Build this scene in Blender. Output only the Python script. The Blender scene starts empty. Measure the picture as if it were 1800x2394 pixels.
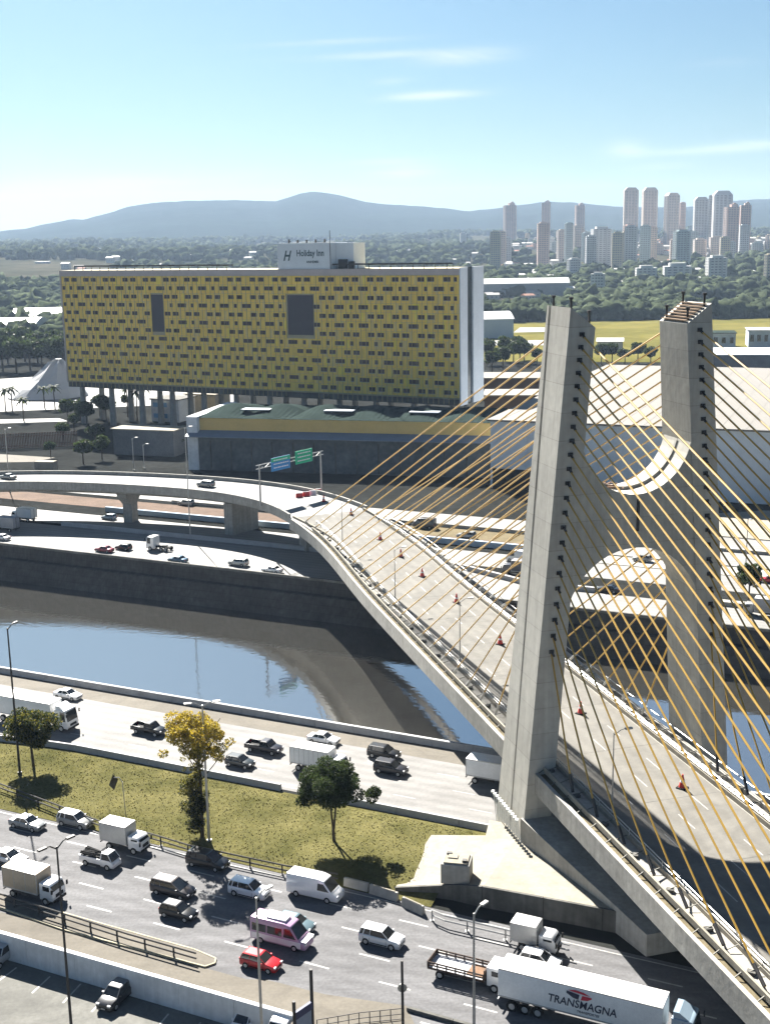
import bpy, bmesh, math, random
import numpy as np
from mathutils import Vector, noise
random.seed(7); rng = np.random.default_rng(7)
S = bpy.context.scene; COL = S.collection
# ---------------------------------------------------------------- camera
FPX = 2880.0; CAMZ = 67.0
pit = math.radians(12.45); rol = math.radians(1.0)
Fv = Vector((0, math.cos(pit), -math.sin(pit))); R0 = Vector((1, 0, 0)); U0 = Vector((0, math.sin(pit), math.cos(pit)))
Rv = math.cos(rol)*R0 - math.sin(rol)*U0; Uv = math.sin(rol)*R0 + math.cos(rol)*U0
CC = Vector((0, 0, CAMZ))
cam = bpy.data.cameras.new('camera'); co = bpy.data.objects.new('camera', cam); COL.objects.link(co)
cam.sensor_fit = 'VERTICAL'; cam.sensor_height = 24; cam.lens = 24*FPX/2394; cam.clip_start = 1; cam.clip_end = 40000
from mathutils import Matrix
M = Matrix((Rv, Uv, -Fv)).transposed().to_4x4(); M.translation = CC; co.matrix_world = M
S.camera = co
# ---------------------------------------------------------------- light
SUN_EL = 38.6; SUN_AZ = -19.8      # azimuth from +Y, negative to the left
w = bpy.data.worlds.new('World'); S.world = w; w.use_nodes = True
nt = w.node_tree; nt.nodes.clear()
out = nt.nodes.new('ShaderNodeOutputWorld'); bg = nt.nodes.new('ShaderNodeBackground')
sky = nt.nodes.new('ShaderNodeTexSky'); sky.sky_type = 'NISHITA'; sky.sun_disc = False
sky.sun_elevation = math.radians(SUN_EL); sky.sun_rotation = math.radians(SUN_AZ)
sky.air_density = 1.15; sky.dust_density = 1.2; sky.ozone_density = 2.2; sky.altitude = 100
bg.inputs[1].default_value = 0.05
L = nt.links.new
def mth(op, a, b=None, c=None):
    n_ = nt.nodes.new('ShaderNodeMath'); n_.operation = op
    for k, v_ in enumerate((a, b, c)):
        if v_ is None: continue
        if isinstance(v_, (int, float)): n_.inputs[k].default_value = v_
        else: L(v_, n_.inputs[k])
    return n_.outputs[0]
tint = nt.nodes.new('ShaderNodeMixRGB'); tint.blend_type = 'MULTIPLY'; tint.inputs[0].default_value = 1; tint.inputs[2].default_value = (.198, .286, .350, 1)
L(sky.outputs[0], tint.inputs[1])
tc = nt.nodes.new('ShaderNodeTexCoord'); sx_ = nt.nodes.new('ShaderNodeSeparateXYZ'); L(tc.outputs['Generated'], sx_.inputs[0])
yy_ = mth('MAXIMUM', sx_.outputs[1], .05); ca = mth('DIVIDE', sx_.outputs[0], yy_); ce = mth('DIVIDE', sx_.outputs[2], yy_)
cmb = nt.nodes.new('ShaderNodeCombineXYZ'); L(mth('MULTIPLY', ca, 9.0), cmb.inputs[0]); L(mth('MULTIPLY', ce, 75.0), cmb.inputs[1])
nz = nt.nodes.new('ShaderNodeTexNoise'); nz.inputs['Scale'].default_value = 1.0; nz.inputs['Detail'].default_value = 6; nz.inputs['Roughness'].default_value = .6; nz.inputs['Distortion'].default_value = .6
L(cmb.outputs[0], nz.inputs['Vector'])
tot = None
for px_, py_, wx_, wy_, st_ in ((1080, 132, 90, 15, 1.0), (900, 128, 170, 8, .55), (780, 98, 160, 6, .5), (1010, 223, 95, 9, .85), (915, 190, 40, 8, .3), (950, 402, 70, 14, .7), (900, 378, 90, 8, .35), (1460, 348, 45, 18, .6), (1640, 352, 150, 9, .5), (1760, 338, 90, 11, .6), (1540, 392, 60, 10, .45), (1680, 150, 70, 10, .18), (200, 430, 300, 20, .5), (-900, 300, 400, 25, .5), (2600, 200, 300, 20, .5)):
    d_ = Fv*FPX+Rv*(px_-900)+Uv*(1197-py_); a0, e0 = d_.x/d_.y, d_.z/d_.y
    da = mth('DIVIDE', mth('SUBTRACT', ca, a0), wx_/2880.0); de = mth('DIVIDE', mth('SUBTRACT', mth('SUBTRACT', ce, e0), mth('MULTIPLY', mth('SUBTRACT', ca, a0), .03)), wy_/2880.0)
    g_ = mth('POWER', 2.718, mth('MULTIPLY', mth('ADD', mth('MULTIPLY', da, da), mth('MULTIPLY', de, de)), -1.0)); g_ = mth('MULTIPLY', g_, st_)
    tot = g_ if tot is None else mth('ADD', tot, g_)
cf = mth('MULTIPLY', tot, mth('MULTIPLY_ADD', nz.outputs['Fac'], 2.4, -.55)); cf = mth('MINIMUM', mth('MAXIMUM', cf, 0), .8)
mx = nt.nodes.new('ShaderNodeMixRGB'); mx.inputs[2].default_value = (3.4, 3.8, 3.9, 1)
L(cf, mx.inputs[0]); L(tint.outputs[0], mx.inputs[1]); L(mx.outputs[0], bg.inputs[0]); L(bg.outputs[0], out.inputs[0])
sd = bpy.data.lights.new('sun', 'SUN'); sd.energy = 5.0; sd.angle = math.radians(.53); sd.color = (1, .955, .88)
so = bpy.data.objects.new('sun', sd); COL.objects.link(so)
az = math.radians(SUN_AZ); el = math.radians(SUN_EL)
SD = Vector((math.sin(az)*math.cos(el), math.cos(az)*math.cos(el), math.sin(el)))
so.rotation_euler = SD.to_track_quat('Z', 'Y').to_euler()
S.view_settings.view_transform = 'Standard'; S.view_settings.look = 'None'; S.view_settings.gamma = 1
S.view_settings.exposure = 2.3; S.view_settings.use_curve_mapping = False
S.cycles.volume_bounces = 1; S.cycles.max_bounces = 6

# ---------------------------------------------------------------- helpers
def P(x, y, z=0.0):
    d = Fv*FPX + Rv*(x-900) + Uv*(1197-y)
    return CC + d*((z-CAMZ)/d.z)
def PZ(x, y, Y):
    d = Fv*FPX + Rv*(x-900) + Uv*(1197-y)
    return CC + d*(Y/d.y)
V = Vector
MATS = {}
def mat(name, c, rough=.8, var=.12, scale=.6, metal=0, bump=0, c2=None, scale2=None, spec=None, stretch=None, bscale=None, emit=None, coat=0):
    m = bpy.data.materials.new(name); m.use_nodes = True; n = m.node_tree; b = n.nodes['Principled BSDF']
    b.inputs['Roughness'].default_value = rough; b.inputs['Specular IOR Level'].default_value = .3 if rough < .65 else .12; b.inputs['Metallic'].default_value = metal
    if coat: b.inputs['Coat Weight'].default_value = coat
    if spec is not None: b.inputs['Specular IOR Level'].default_value = spec
    c = tuple(c)+(1,)
    b.inputs['Base Color'].default_value = c
    if var or c2:
        g = n.nodes.new('ShaderNodeNewGeometry'); mpn = n.nodes.new('ShaderNodeMapping')
        if stretch: mpn.inputs['Rotation'].default_value = (0, 0, stretch[0]); mpn.inputs['Scale'].default_value = stretch[1]; mpn.vector_type = 'POINT'
        n.links.new(g.outputs['Position'], mpn.inputs[0])
        no = n.nodes.new('ShaderNodeTexNoise'); no.inputs['Scale'].default_value = scale; no.inputs['Detail'].default_value = 6; no.inputs['Roughness'].default_value = .65
        n.links.new(mpn.outputs[0], no.inputs['Vector'])
        r = n.nodes.new('ShaderNodeValToRGB'); r.color_ramp.elements[0].position = .3; r.color_ramp.elements[1].position = .7
        cc = c2+(1,) if c2 else c
        r.color_ramp.elements[0].color = tuple(v*(1-var) for v in c[:3])+(1,)
        r.color_ramp.elements[1].color = tuple(min(1, v*(1+var)) for v in cc[:3])+(1,)
        n.links.new(no.outputs['Fac'], r.inputs[0])
        last = r.outputs[0]
        no2 = n.nodes.new('ShaderNodeTexNoise'); no2.inputs['Scale'].default_value = (scale2 or scale*9); no2.inputs['Detail'].default_value = 4
        n.links.new(g.outputs['Position'], no2.inputs['Vector'])
        r2 = n.nodes.new('ShaderNodeValToRGB'); r2.color_ramp.elements[0].position = .3; r2.color_ramp.elements[1].position = .7
        k = 1-var*.8; r2.color_ramp.elements[0].color = (k, k, k, 1); k = 1+var*.4; r2.color_ramp.elements[1].color = (k, k, k, 1)
        n.links.new(no2.outputs['Fac'], r2.inputs[0])
        mm = n.nodes.new('ShaderNodeMixRGB'); mm.blend_type = 'MULTIPLY'; mm.inputs[0].default_value = 1
        n.links.new(last, mm.inputs[1]); n.links.new(r2.outputs[0], mm.inputs[2]); n.links.new(mm.outputs[0], b.inputs['Base Color'])
        if bump:
            bn = n.nodes.new('ShaderNodeBump'); bn.inputs['Strength'].default_value = bump; bn.inputs['Distance'].default_value = .1
            if bscale:
                no3 = n.nodes.new('ShaderNodeTexNoise'); no3.inputs['Scale'].default_value = bscale; no3.inputs['Detail'].default_value = 5
                n.links.new(g.outputs['Position'], no3.inputs['Vector']); n.links.new(no3.outputs['Fac'], bn.inputs['Height'])
            else: n.links.new(no2.outputs['Fac'], bn.inputs['Height'])
            n.links.new(bn.outputs[0], b.inputs['Normal'])
    MATS[name] = m; return m

def stains(m, amt=.25, sc=.09, tracks=None):
    n = m.node_tree; pb_ = n.nodes['Principled BSDF']; src = pb_.inputs['Base Color'].links[0].from_socket
    g = n.nodes.new('ShaderNodeNewGeometry'); ns = n.nodes.new('ShaderNodeTexNoise'); ns.inputs['Scale'].default_value = sc; ns.inputs['Detail'].default_value = 8; ns.inputs['Roughness'].default_value = .7; ns.inputs['Distortion'].default_value = 1.2
    n.links.new(g.outputs['Position'], ns.inputs['Vector']); r = n.nodes.new('ShaderNodeValToRGB'); r.color_ramp.elements[0].position = .36; r.color_ramp.elements[1].position = .56
    k = 1-amt; r.color_ramp.elements[0].color = (k, k, k, 1); r.color_ramp.elements[1].color = (1, 1, 1, 1); n.links.new(ns.outputs['Fac'], r.inputs[0]); fac = r.outputs[0]
    mm = n.nodes.new('ShaderNodeMixRGB'); mm.blend_type = 'MULTIPLY'; mm.inputs[0].default_value = 1; n.links.new(src, mm.inputs[1]); n.links.new(fac, mm.inputs[2]); last = mm.outputs[0]
    if tracks:
        ang, pitch, v0, a_ = tracks
        mp_ = n.nodes.new('ShaderNodeMapping'); mp_.inputs['Rotation'].default_value = (0, 0, ang); n.links.new(g.outputs['Position'], mp_.inputs[0]); sp = n.nodes.new('ShaderNodeSeparateXYZ'); n.links.new(mp_.outputs[0], sp.inputs[0])
        m1 = n.nodes.new('ShaderNodeMath'); m1.operation = 'MULTIPLY_ADD'; n.links.new(sp.outputs[1], m1.inputs[0]); m1.inputs[1].default_value = 4*math.pi/pitch; m1.inputs[2].default_value = v0
        m2 = n.nodes.new('ShaderNodeMath'); m2.operation = 'SINE'; n.links.new(m1.outputs[0], m2.inputs[0])
        m3 = n.nodes.new('ShaderNodeMath'); m3.operation = 'MULTIPLY_ADD'; n.links.new(m2.outputs[0], m3.inputs[0]); m3.inputs[1].default_value = a_; m3.inputs[2].default_value = 1-a_
        vm = n.nodes.new('ShaderNodeVectorMath'); vm.operation = 'SCALE'; n.links.new(last, vm.inputs[0]); n.links.new(m3.outputs[0], vm.inputs['Scale']); last = vm.outputs[0]
    n.links.new(last, pb_.inputs['Base Color'])
class MB:
    def __init__(s): s.v = []; s.f = []; s.m = []
    def add(s, vs, fs, mi=0):
        o = len(s.v); s.v += [tuple(p) for p in vs]; s.f += [tuple(i+o for i in f) for f in fs]; s.m += [mi]*len(fs)
    def quad(s, a, b, c, d, mi=0): s.add([a, b, c, d], [(0, 1, 2, 3)], mi)
    def box(s, c, sz, rz=0, mi=0):
        ca, sa = math.cos(rz), math.sin(rz); hx, hy, hz = sz[0]/2, sz[1]/2, sz[2]/2; vs = []
        for z in (-hz, hz):
            for x, y in ((-hx, -hy), (hx, -hy), (hx, hy), (-hx, hy)):
                vs.append((c[0]+x*ca-y*sa, c[1]+x*sa+y*ca, c[2]+z))
        s.add(vs, [(3, 2, 1, 0), (4, 5, 6, 7), (0, 1, 5, 4), (1, 2, 6, 5), (2, 3, 7, 6), (3, 0, 4, 7)], mi)
    def hexa(s, b, t, mi=0):   # 4 bottom, 4 top points, ccw
        s.add(list(b)+list(t), [(3, 2, 1, 0), (4, 5, 6, 7), (0, 1, 5, 4), (1, 2, 6, 5), (2, 3, 7, 6), (3, 0, 4, 7)], mi)
    def prism(s, poly, z0, z1, mi=0):
        n = len(poly); ar = sum(poly[i][0]*poly[(i+1) % n][1]-poly[(i+1) % n][0]*poly[i][1] for i in range(n))
        if ar < 0: poly = poly[::-1]
        vs = [(p[0], p[1], z0) for p in poly]+[(p[0], p[1], z1) for p in poly]
        s.add(vs, [tuple(range(n))[::-1], tuple(range(n, 2*n))]+[(i, (i+1) % n, n+(i+1) % n, n+i) for i in range(n)], mi)
    def tube(s, a, b, r, n=6, r2=None, mi=0):
        a = V(a); b = V(b); d = (b-a)
        if d.length < 1e-6: return
        d.normalize(); u = d.orthogonal().normalized(); w_ = d.cross(u); r2 = r if r2 is None else r2
        vs = []
        for p, rr in ((a, r), (b, r2)):
            for i in range(n):
                an = 2*math.pi*i/n; vs.append(p+(u*math.cos(an)+w_*math.sin(an))*rr)
        s.add(vs, [(i, (i+1) % n, n+(i+1) % n, n+i) for i in range(n)]+[tuple(range(n))[::-1], tuple(range(n, 2*n))], mi)
    def poly(s, pts, r, n=6, mi=0):
        for a, b in zip(pts[:-1], pts[1:]): s.tube(a, b, r, n, mi=mi)
    def beam(s, a, b, wd, h, mi=0):   # rectangular beam between two points (top at given z, horizontal width wd)
        a = V(a); b = V(b); d = (b-a); n_ = V((-d.y, d.x, 0)).normalized()*wd/2; dn = V((0, 0, -h))
        s.hexa([a-n_+dn, b-n_+dn, b+n_+dn, a+n_+dn], [a-n_, b-n_, b+n_, a+n_], mi)
    def loft(s, rings, mi=0, cap=True):
        n = len(rings[0]); vs = [p for r in rings for p in r]; fs = []
        for k in range(len(rings)-1):
            for i in range(n): fs.append((k*n+i, k*n+(i+1) % n, (k+1)*n+(i+1) % n, (k+1)*n+i))
        if cap: fs += [tuple(range(n))[::-1], tuple(range((len(rings)-1)*n, len(rings)*n))]
        s.add(vs, fs, mi)
    def mesh(s, name, off=None):
        me = bpy.data.meshes.new(name)
        vs = s.v if off is None else [(p[0]-off[0], p[1]-off[1], p[2]-off[2]) for p in s.v]
        me.from_pydata(vs, [], s.f); me.polygons.foreach_set('material_index', s.m); me.update(); return me
    def build(s, name, mats, parent=None, world=True, **kw):
        if not isinstance(mats, (list, tuple)): mats = [mats]
        off = parent.location if (parent is not None and world) else None
        if parent is not None and world and parent.parent is not None: off = V(off)+V(parent.parent.location)
        me = s.mesh(name, off)
        for m in mats: me.materials.append(m)
        return link(name, me, parent, **kw)
def link(name, me, parent=None, label=None, cat=None, group=None, kind=None, loc=None, smooth=False):
    o = bpy.data.objects.new(name, me); COL.objects.link(o)
    if parent is not None: o.parent = parent
    if loc is not None: o.location = loc
    tag(o, label, cat, group, kind)
    if smooth:
        for p in me.polygons: p.use_smooth = True
    return o
def tag(o, label=None, cat=None, group=None, kind=None):
    if label: o['label'] = label
    if cat: o['category'] = cat
    if group: o['group'] = group
    if kind: o['kind'] = kind
def thing(name, label, cat, loc=(0, 0, 0), rz=0, group=None):
    o = bpy.data.objects.new(name, None); COL.objects.link(o); o.location = loc; o.rotation_euler = (0, 0, rz); o.empty_display_size = .2
    tag(o, label, cat, group); return o
def copy_tree(o, parent=None):
    c = o.copy(); COL.objects.link(c)
    if parent is not None: c.parent = parent
    for ch in list(o.children): copy_tree(ch, c)
    return c
def sheet(name, pts, z, m, **kw):
    b = MB(); b.add([(p[0], p[1], z) for p in pts], [tuple(range(len(pts)))]); return b.build(name, m, **kw)
def bevel(o, wdt=.04, seg=2):
    md = o.modifiers.new('bevel', 'BEVEL'); md.width = wdt; md.segments = seg; md.limit_method = 'ANGLE'; md.angle_limit = math.radians(35)
    for p in o.data.polygons: p.use_smooth = True
    return o
def text(body, size, m, parent, loc, rot, name='lettering', ext=.01, bold=0, shear=0, sx=1):
    c = bpy.data.curves.new(name, 'FONT'); c.body = body; c.size = size; c.extrude = ext; c.align_x = 'CENTER'; c.offset = bold; c.shear = shear
    c.resolution_u = 3; c.materials.append(m)
    tmp = bpy.data.objects.new('tmp', c); COL.objects.link(tmp); bpy.context.view_layer.update(); me = bpy.data.meshes.new_from_object(tmp.evaluated_get(bpy.context.evaluated_depsgraph_get())); bpy.data.objects.remove(tmp)
    me.materials.clear(); me.materials.append(m)
    o = bpy.data.objects.new(name, me); COL.objects.link(o); o.parent = parent; o.location = loc; o.rotation_euler = rot; o.scale = (sx, 1, 1); return o
# road frame: q along the river (to the right), v across (away from camera)
A1 = P(0, 1570); B1 = P(900, 1722); D1 = (B1-A1).to_2d().normalized(); N1 = V((-D1.y, D1.x)); RZ1 = math.atan2(D1.y, D1.x)
def Q(q, v, z=0.0): p = A1.to_2d()+D1*q+N1*v; return V((p.x, p.y, z))
def qv(p): r = V((p[0], p[1]))-A1.to_2d(); return r.dot(D1), r.dot(N1)
FB = 67.4    # far bank edge
# bridge frame: u across, s along (towards camera)
BA = V((.265, -.964, 0)).normalized(); BT = V((-BA.y, BA.x, 0)); BP = P(1215, 1968, 2.2); BP.z = 0
def B(u, s, z=0.0): p = BP+BT*u+BA*s; return V((p.x, p.y, z))
DZ = 10.0

# ---------------------------------------------------------------- materials
st = (-RZ1, (.04, 1.1, 1))
asph = mat('asphalt', (0.115, 0.114, 0.118), 0.88, .22, .5, bump=.3, stretch=st, scale2=3, spec=0.22)
conc_road = mat('pale_road', (0.155, 0.15, 0.144), 0.8, .14, .45, bump=.15, stretch=st, scale2=2.5, spec=0.3)
shoulder = mat('shoulder_paving', (0.125, 0.112, 0.092), 0.9, .14, .3, stretch=st, spec=0.2)
far_road = mat('whitish_road', (0.18, 0.176, 0.168), 0.8, .10, .3, stretch=st, spec=0.35)  # whiter base tone than the near asphalt
deck_road = mat('deck_paving', (0.142, 0.135, 0.12), 0.88, .10, .35, bump=.1, scale2=2.2, spec=0.2)
park = mat('car_park_paving', (0.125, 0.123, 0.112), 0.9, .16, .25, scale2=3, spec=0.2)
paint = mat('road_paint', (0.27, 0.265, 0.25), .6, .25, 1.5)
ypaint = mat('yellow_kerb_paint', (0.3, 0.27, 0.19), .7, .25, 1.5)
conc = mat('concrete', (0.3, 0.288, 0.26), .85, .16, .25, bump=.25, scale2=1.6)
conc_l = mat('pale_concrete', (0.235, 0.215, 0.175), .85, .14, .22, scale2=1.2, bump=.2)
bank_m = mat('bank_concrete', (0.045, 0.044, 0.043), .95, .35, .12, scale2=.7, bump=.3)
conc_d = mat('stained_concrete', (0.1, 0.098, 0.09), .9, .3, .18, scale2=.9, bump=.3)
pyl = mat('pylon_concrete', (0.38, 0.365, 0.325), .82, .12, .22, scale2=1.1, bump=.2, stretch=(0, (1, 1, .25)))
def joints(m, pitch, dark=.80, wdt=.03, streak=.16):
    n = m.node_tree; pb_ = n.nodes['Principled BSDF']; src = pb_.inputs['Base Color'].links[0].from_socket
    g = n.nodes.new('ShaderNodeNewGeometry'); sp = n.nodes.new('ShaderNodeSeparateXYZ'); n.links.new(g.outputs['Position'], sp.inputs[0])
    def M_(op, a, b_): 
        k = n.nodes.new('ShaderNodeMath'); k.operation = op
        for i, v in enumerate((a, b_)):
            if isinstance(v, (int, float)): k.inputs[i].default_value = v
            else: n.links.new(v, k.inputs[i])
        return k.outputs[0]
    fr = M_('FRACT', M_('DIVIDE', sp.outputs[2], pitch), 0); ln = M_('LESS_THAN', fr, wdt/pitch*2)
    mp_ = n.nodes.new('ShaderNodeMapping'); mp_.inputs['Scale'].default_value = (2.2, 2.2, .06); n.links.new(g.outputs['Position'], mp_.inputs[0])
    ns = n.nodes.new('ShaderNodeTexNoise'); ns.inputs['Scale'].default_value = 1.0; ns.inputs['Detail'].default_value = 5; n.links.new(mp_.outputs[0], ns.inputs['Vector'])
    lift = n.nodes.new('ShaderNodeTexWhiteNoise'); lift.noise_dimensions = '1D'; n.links.new(M_('FLOOR', M_('DIVIDE', sp.outputs[2], pitch), 0), lift.inputs['W'])
    f_ = M_('ADD', M_('SUBTRACT', 1.0, M_('MULTIPLY', ln, 1-dark)), M_('MULTIPLY', M_('SUBTRACT', ns.outputs['Fac'], .5), streak*2))
    f_ = M_('ADD', f_, M_('MULTIPLY', M_('SUBTRACT', lift.outputs['Value'], .5), .09))
    vm = n.nodes.new('ShaderNodeVectorMath'); vm.operation = 'SCALE'; n.links.new(src, vm.inputs[0]); n.links.new(f_, vm.inputs['Scale']); n.links.new(vm.outputs[0], pb_.inputs['Base Color'])
joints(pyl, 2.9, .78, .035, .22); joints(conc, 50, 1, .01, .26)
white_wall = mat('whitewashed_wall', (0.6, 0.61, 0.62), .85, .12, .25, scale2=1.3)
joints(white_wall, 50, 1, .01, .18)
parapet_m = mat('white_parapet', (0.36, 0.36, 0.36), .8, .12, .4)
grass = mat('grass', (0.066, 0.067, 0.024), .95, .28, .16, c2=(0.1, 0.09, 0.038), scale2=2.2, bump=.7, bscale=6)
dirt = mat('bare_earth', (0.105, 0.07, 0.05), .95, .25, .2)
dirt_y = mat('dry_grass_earth', (0.12, 0.095, 0.05), .95, .25, .2)
field_m = mat('airfield_grass', (0.085, 0.085, 0.022), .95, .22, .012, c2=(0.13, 0.112, 0.036), scale2=.08)
land = mat('far_land', (0.028, 0.034, 0.02), .95, .4, .006, c2=(0.055, 0.05, 0.036), scale2=.03)
hill_m = mat('hill_forest', (0.01, 0.016, 0.012), .98, .35, .004, scale2=.03)
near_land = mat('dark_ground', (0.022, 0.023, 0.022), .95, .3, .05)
gal_m = mat('gallery_steel', (.10, .095, .075), .6, .2, 1)
steel = mat('galvanised_steel', (.38, .38, .37), .45, .1, 2, metal=.6)
dsteel = mat('dark_painted_steel', (.035, .032, .03), .6, .15, 2)
cable_m = mat('yellow_cable_sheath', (0.4, 0.235, 0.03), .45, .10, .12, spec=.5)
stains(asph, .16, .10, (-RZ1, 3.5, 0., .07)); stains(conc_road, .2, .08, (-RZ1, 3.9, 0., .09)); stains(far_road, .16, .05, (-RZ1, 3.7, 0., .07)); stains(deck_road, .22, .13, (-math.atan2(BA.y, BA.x), 3.5, 0., .05)); stains(park, .25, .12); stains(shoulder, .2, .15)
black = mat('black_rubber', (.012, .012, .012), .75, 0)
glass = mat('dark_glass', (.012, .015, .018), .08, 0, spec=.6)
wood = mat('weathered_timber', (0.18, 0.11, 0.07), .85, .25, 1.5)
bark = mat('bark', (.07, .055, .04), .95, .3, 3)
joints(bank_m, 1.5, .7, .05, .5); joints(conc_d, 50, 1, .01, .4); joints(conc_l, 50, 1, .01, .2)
leaf_d = mat('dark_leaves', (0.018, 0.032, 0.01), .65, .45, .9, c2=(0.034, 0.048, 0.012))
leaf_g = mat('green_leaves', (0.03, 0.052, 0.014), .6, .4, .9, c2=(0.048, 0.07, 0.02))
leaf_y = mat('yellow_leaves', (0.36, 0.24, 0.02), .6, .25, 1.1, c2=(0.4, 0.31, 0.035))
leaf_yg = mat('yellow_green_leaves', (0.1, 0.115, 0.018), .6, .35, 1.1, c2=(0.2, 0.165, 0.025))
leaf_b = mat('ivy_leaves', (0.014, 0.022, 0.008), .7, .4, 1.1)
forest_m = mat('forest_leaves', (0.02, 0.03, 0.016), .95, .5, .02, c2=(0.048, 0.058, 0.034), scale2=.35, bump=1.0, bscale=.5)
white_p = mat('white_paint', (0.74, 0.74, 0.73), .4, .06, .8, coat=.3)
white_box = mat('white_truck_box', (0.76, 0.76, 0.75), .55, .07, .5)
beige_box = mat('beige_truck_box', (0.42, 0.34, 0.25), .6, .1, .5)
alu = mat('ribbed_aluminium', (.42, .42, .41), .45, .08, .6, metal=.3)
red_p = mat('red_plastic', (.55, .04, .03), .5, .1, 2)
text_d = mat('dark_lettering', (.03, .035, .06), .6, 0)
text_r = mat('red_lettering', (.5, .03, .05), .6, 0)
text_w = mat('white_lettering', (.7, .7, .7), .6, 0)
for m_ in (leaf_d, leaf_g, leaf_y, leaf_yg, leaf_b):
    n = m_.node_tree; pb_ = n.nodes['Principled BSDF']; tr = n.nodes.new('ShaderNodeBsdfTranslucent'); ms = n.nodes.new('ShaderNodeMixShader'); ms.inputs[0].default_value = .42
    src = pb_.inputs['Base Color'].links[0].from_socket; n.links.new(src, tr.inputs[0]); n.links.new(pb_.outputs[0], ms.inputs[1]); n.links.new(tr.outputs[0], ms.inputs[2])
    n.links.new(ms.outputs[0], n.nodes['Material Output'].inputs[0])
for m_ in (land, hill_m, forest_m, near_land, field_m, grass): m_.node_tree.nodes['Principled BSDF'].inputs['Specular IOR Level'].default_value = 0
# water
wm = bpy.data.materials.new('river_water'); wm.use_nodes = True; n = wm.node_tree; b = n.nodes['Principled BSDF']
b.inputs['Base Color'].default_value = (.034, .033, .029, 1); b.inputs['Roughness'].default_value = .02; b.inputs['IOR'].default_value = 3.3; b.inputs['Specular IOR Level'].default_value = .9
g = n.nodes.new('ShaderNodeNewGeometry'); t1 = n.nodes.new('ShaderNodeTexNoise'); t1.inputs['Scale'].default_value = .8; t1.inputs['Detail'].default_value = 4
bm_ = n.nodes.new('ShaderNodeBump'); bm_.inputs['Strength'].default_value = .12; bm_.inputs['Distance'].default_value = .12
n.links.new(g.outputs['Position'], t1.inputs['Vector']); n.links.new(t1.outputs['Fac'], bm_.inputs['Height']); n.links.new(bm_.outputs[0], b.inputs['Normal'])

# ---------------------------------------------------------------- terrain
def hnoise(x, y, s): return noise.noise(V((x*s, y*s, 3.1)))
def sm(a, b_, x): t = max(0., min(1., (x-a)/(b_-a))); return t*t*(3-2*t)
def H(x, y):
    d = math.hypot(x, y)
    h = 42*sm(1250, 2700, d)+30*sm(2700, 5200, d)
    if d > 1200: h += (hnoise(x, y, .0016)*22+hnoise(x, y, .005)*6)*sm(1200, 2300, d)
    return h-.25
WAT = -7.4
b = MB(); qs = [math.sinh(t)*60 for t in np.linspace(-5.6, 5.6, 130)]; ws = [0, 20, 60, 120, 220, 350, 500, 700, 900]+[1100*1.075**k for k in range(31)]
for w_ in ws:
    for q in qs:
        p = Q(q+80, FB+w_); b.v.append((p.x, p.y, H(p.x, p.y)))
nq = len(qs)
for i in range(len(ws)-1):
    for j in range(nq-1): b.f.append((i*nq+j, i*nq+j+1, (i+1)*nq+j+1, (i+1)*nq+j)); b.m.append(0)
mt = b.build('terrain', land, kind='structure', smooth=True)
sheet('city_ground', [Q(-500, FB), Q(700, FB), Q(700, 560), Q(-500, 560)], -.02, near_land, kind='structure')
sheet('water', [Q(-1500, -3), Q(1500, -3), Q(1500, FB+2), Q(-1500, FB+2)], WAT, wm, kind='structure')
# near bank wall and near ground
b = MB(); b.hexa([Q(-1500, -.6, -14), Q(1500, -.6, -14), Q(1500, .2, -14), Q(-1500, .2, -14)], [Q(-1500, -.6, -.03), Q(1500, -.6, -.03), Q(1500, .2, -.03), Q(-1500, .2, -.03)])
b.build('river_wall', conc, kind='structure')
b = MB()     # far bank: upper wall, berm and concrete slope
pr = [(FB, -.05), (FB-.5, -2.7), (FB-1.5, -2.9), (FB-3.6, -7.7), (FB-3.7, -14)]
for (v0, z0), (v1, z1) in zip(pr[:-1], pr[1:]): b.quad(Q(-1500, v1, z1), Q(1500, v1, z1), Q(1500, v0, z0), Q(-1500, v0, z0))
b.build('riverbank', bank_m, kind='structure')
b = MB(); b.hexa([Q(-1500, FB-.45, -.02), Q(1500, FB-.45, -.02), Q(1500, FB, -.02), Q(-1500, FB, -.02)], [Q(-1500, FB-.45, .5), Q(1500, FB-.45, .5), Q(1500, FB, .5), Q(-1500, FB, .5)])
b.build('bank_edge_kerb', conc_d, kind='structure')
HOLEQ = qv(P(950, 2350))[0]; CPQ = 88.5
sheet('ground', [Q(-1500, -.5), Q(1500, -.5), Q(1500, -60), Q(-1500, -60)], -.03, near_land, kind='structure')
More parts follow.
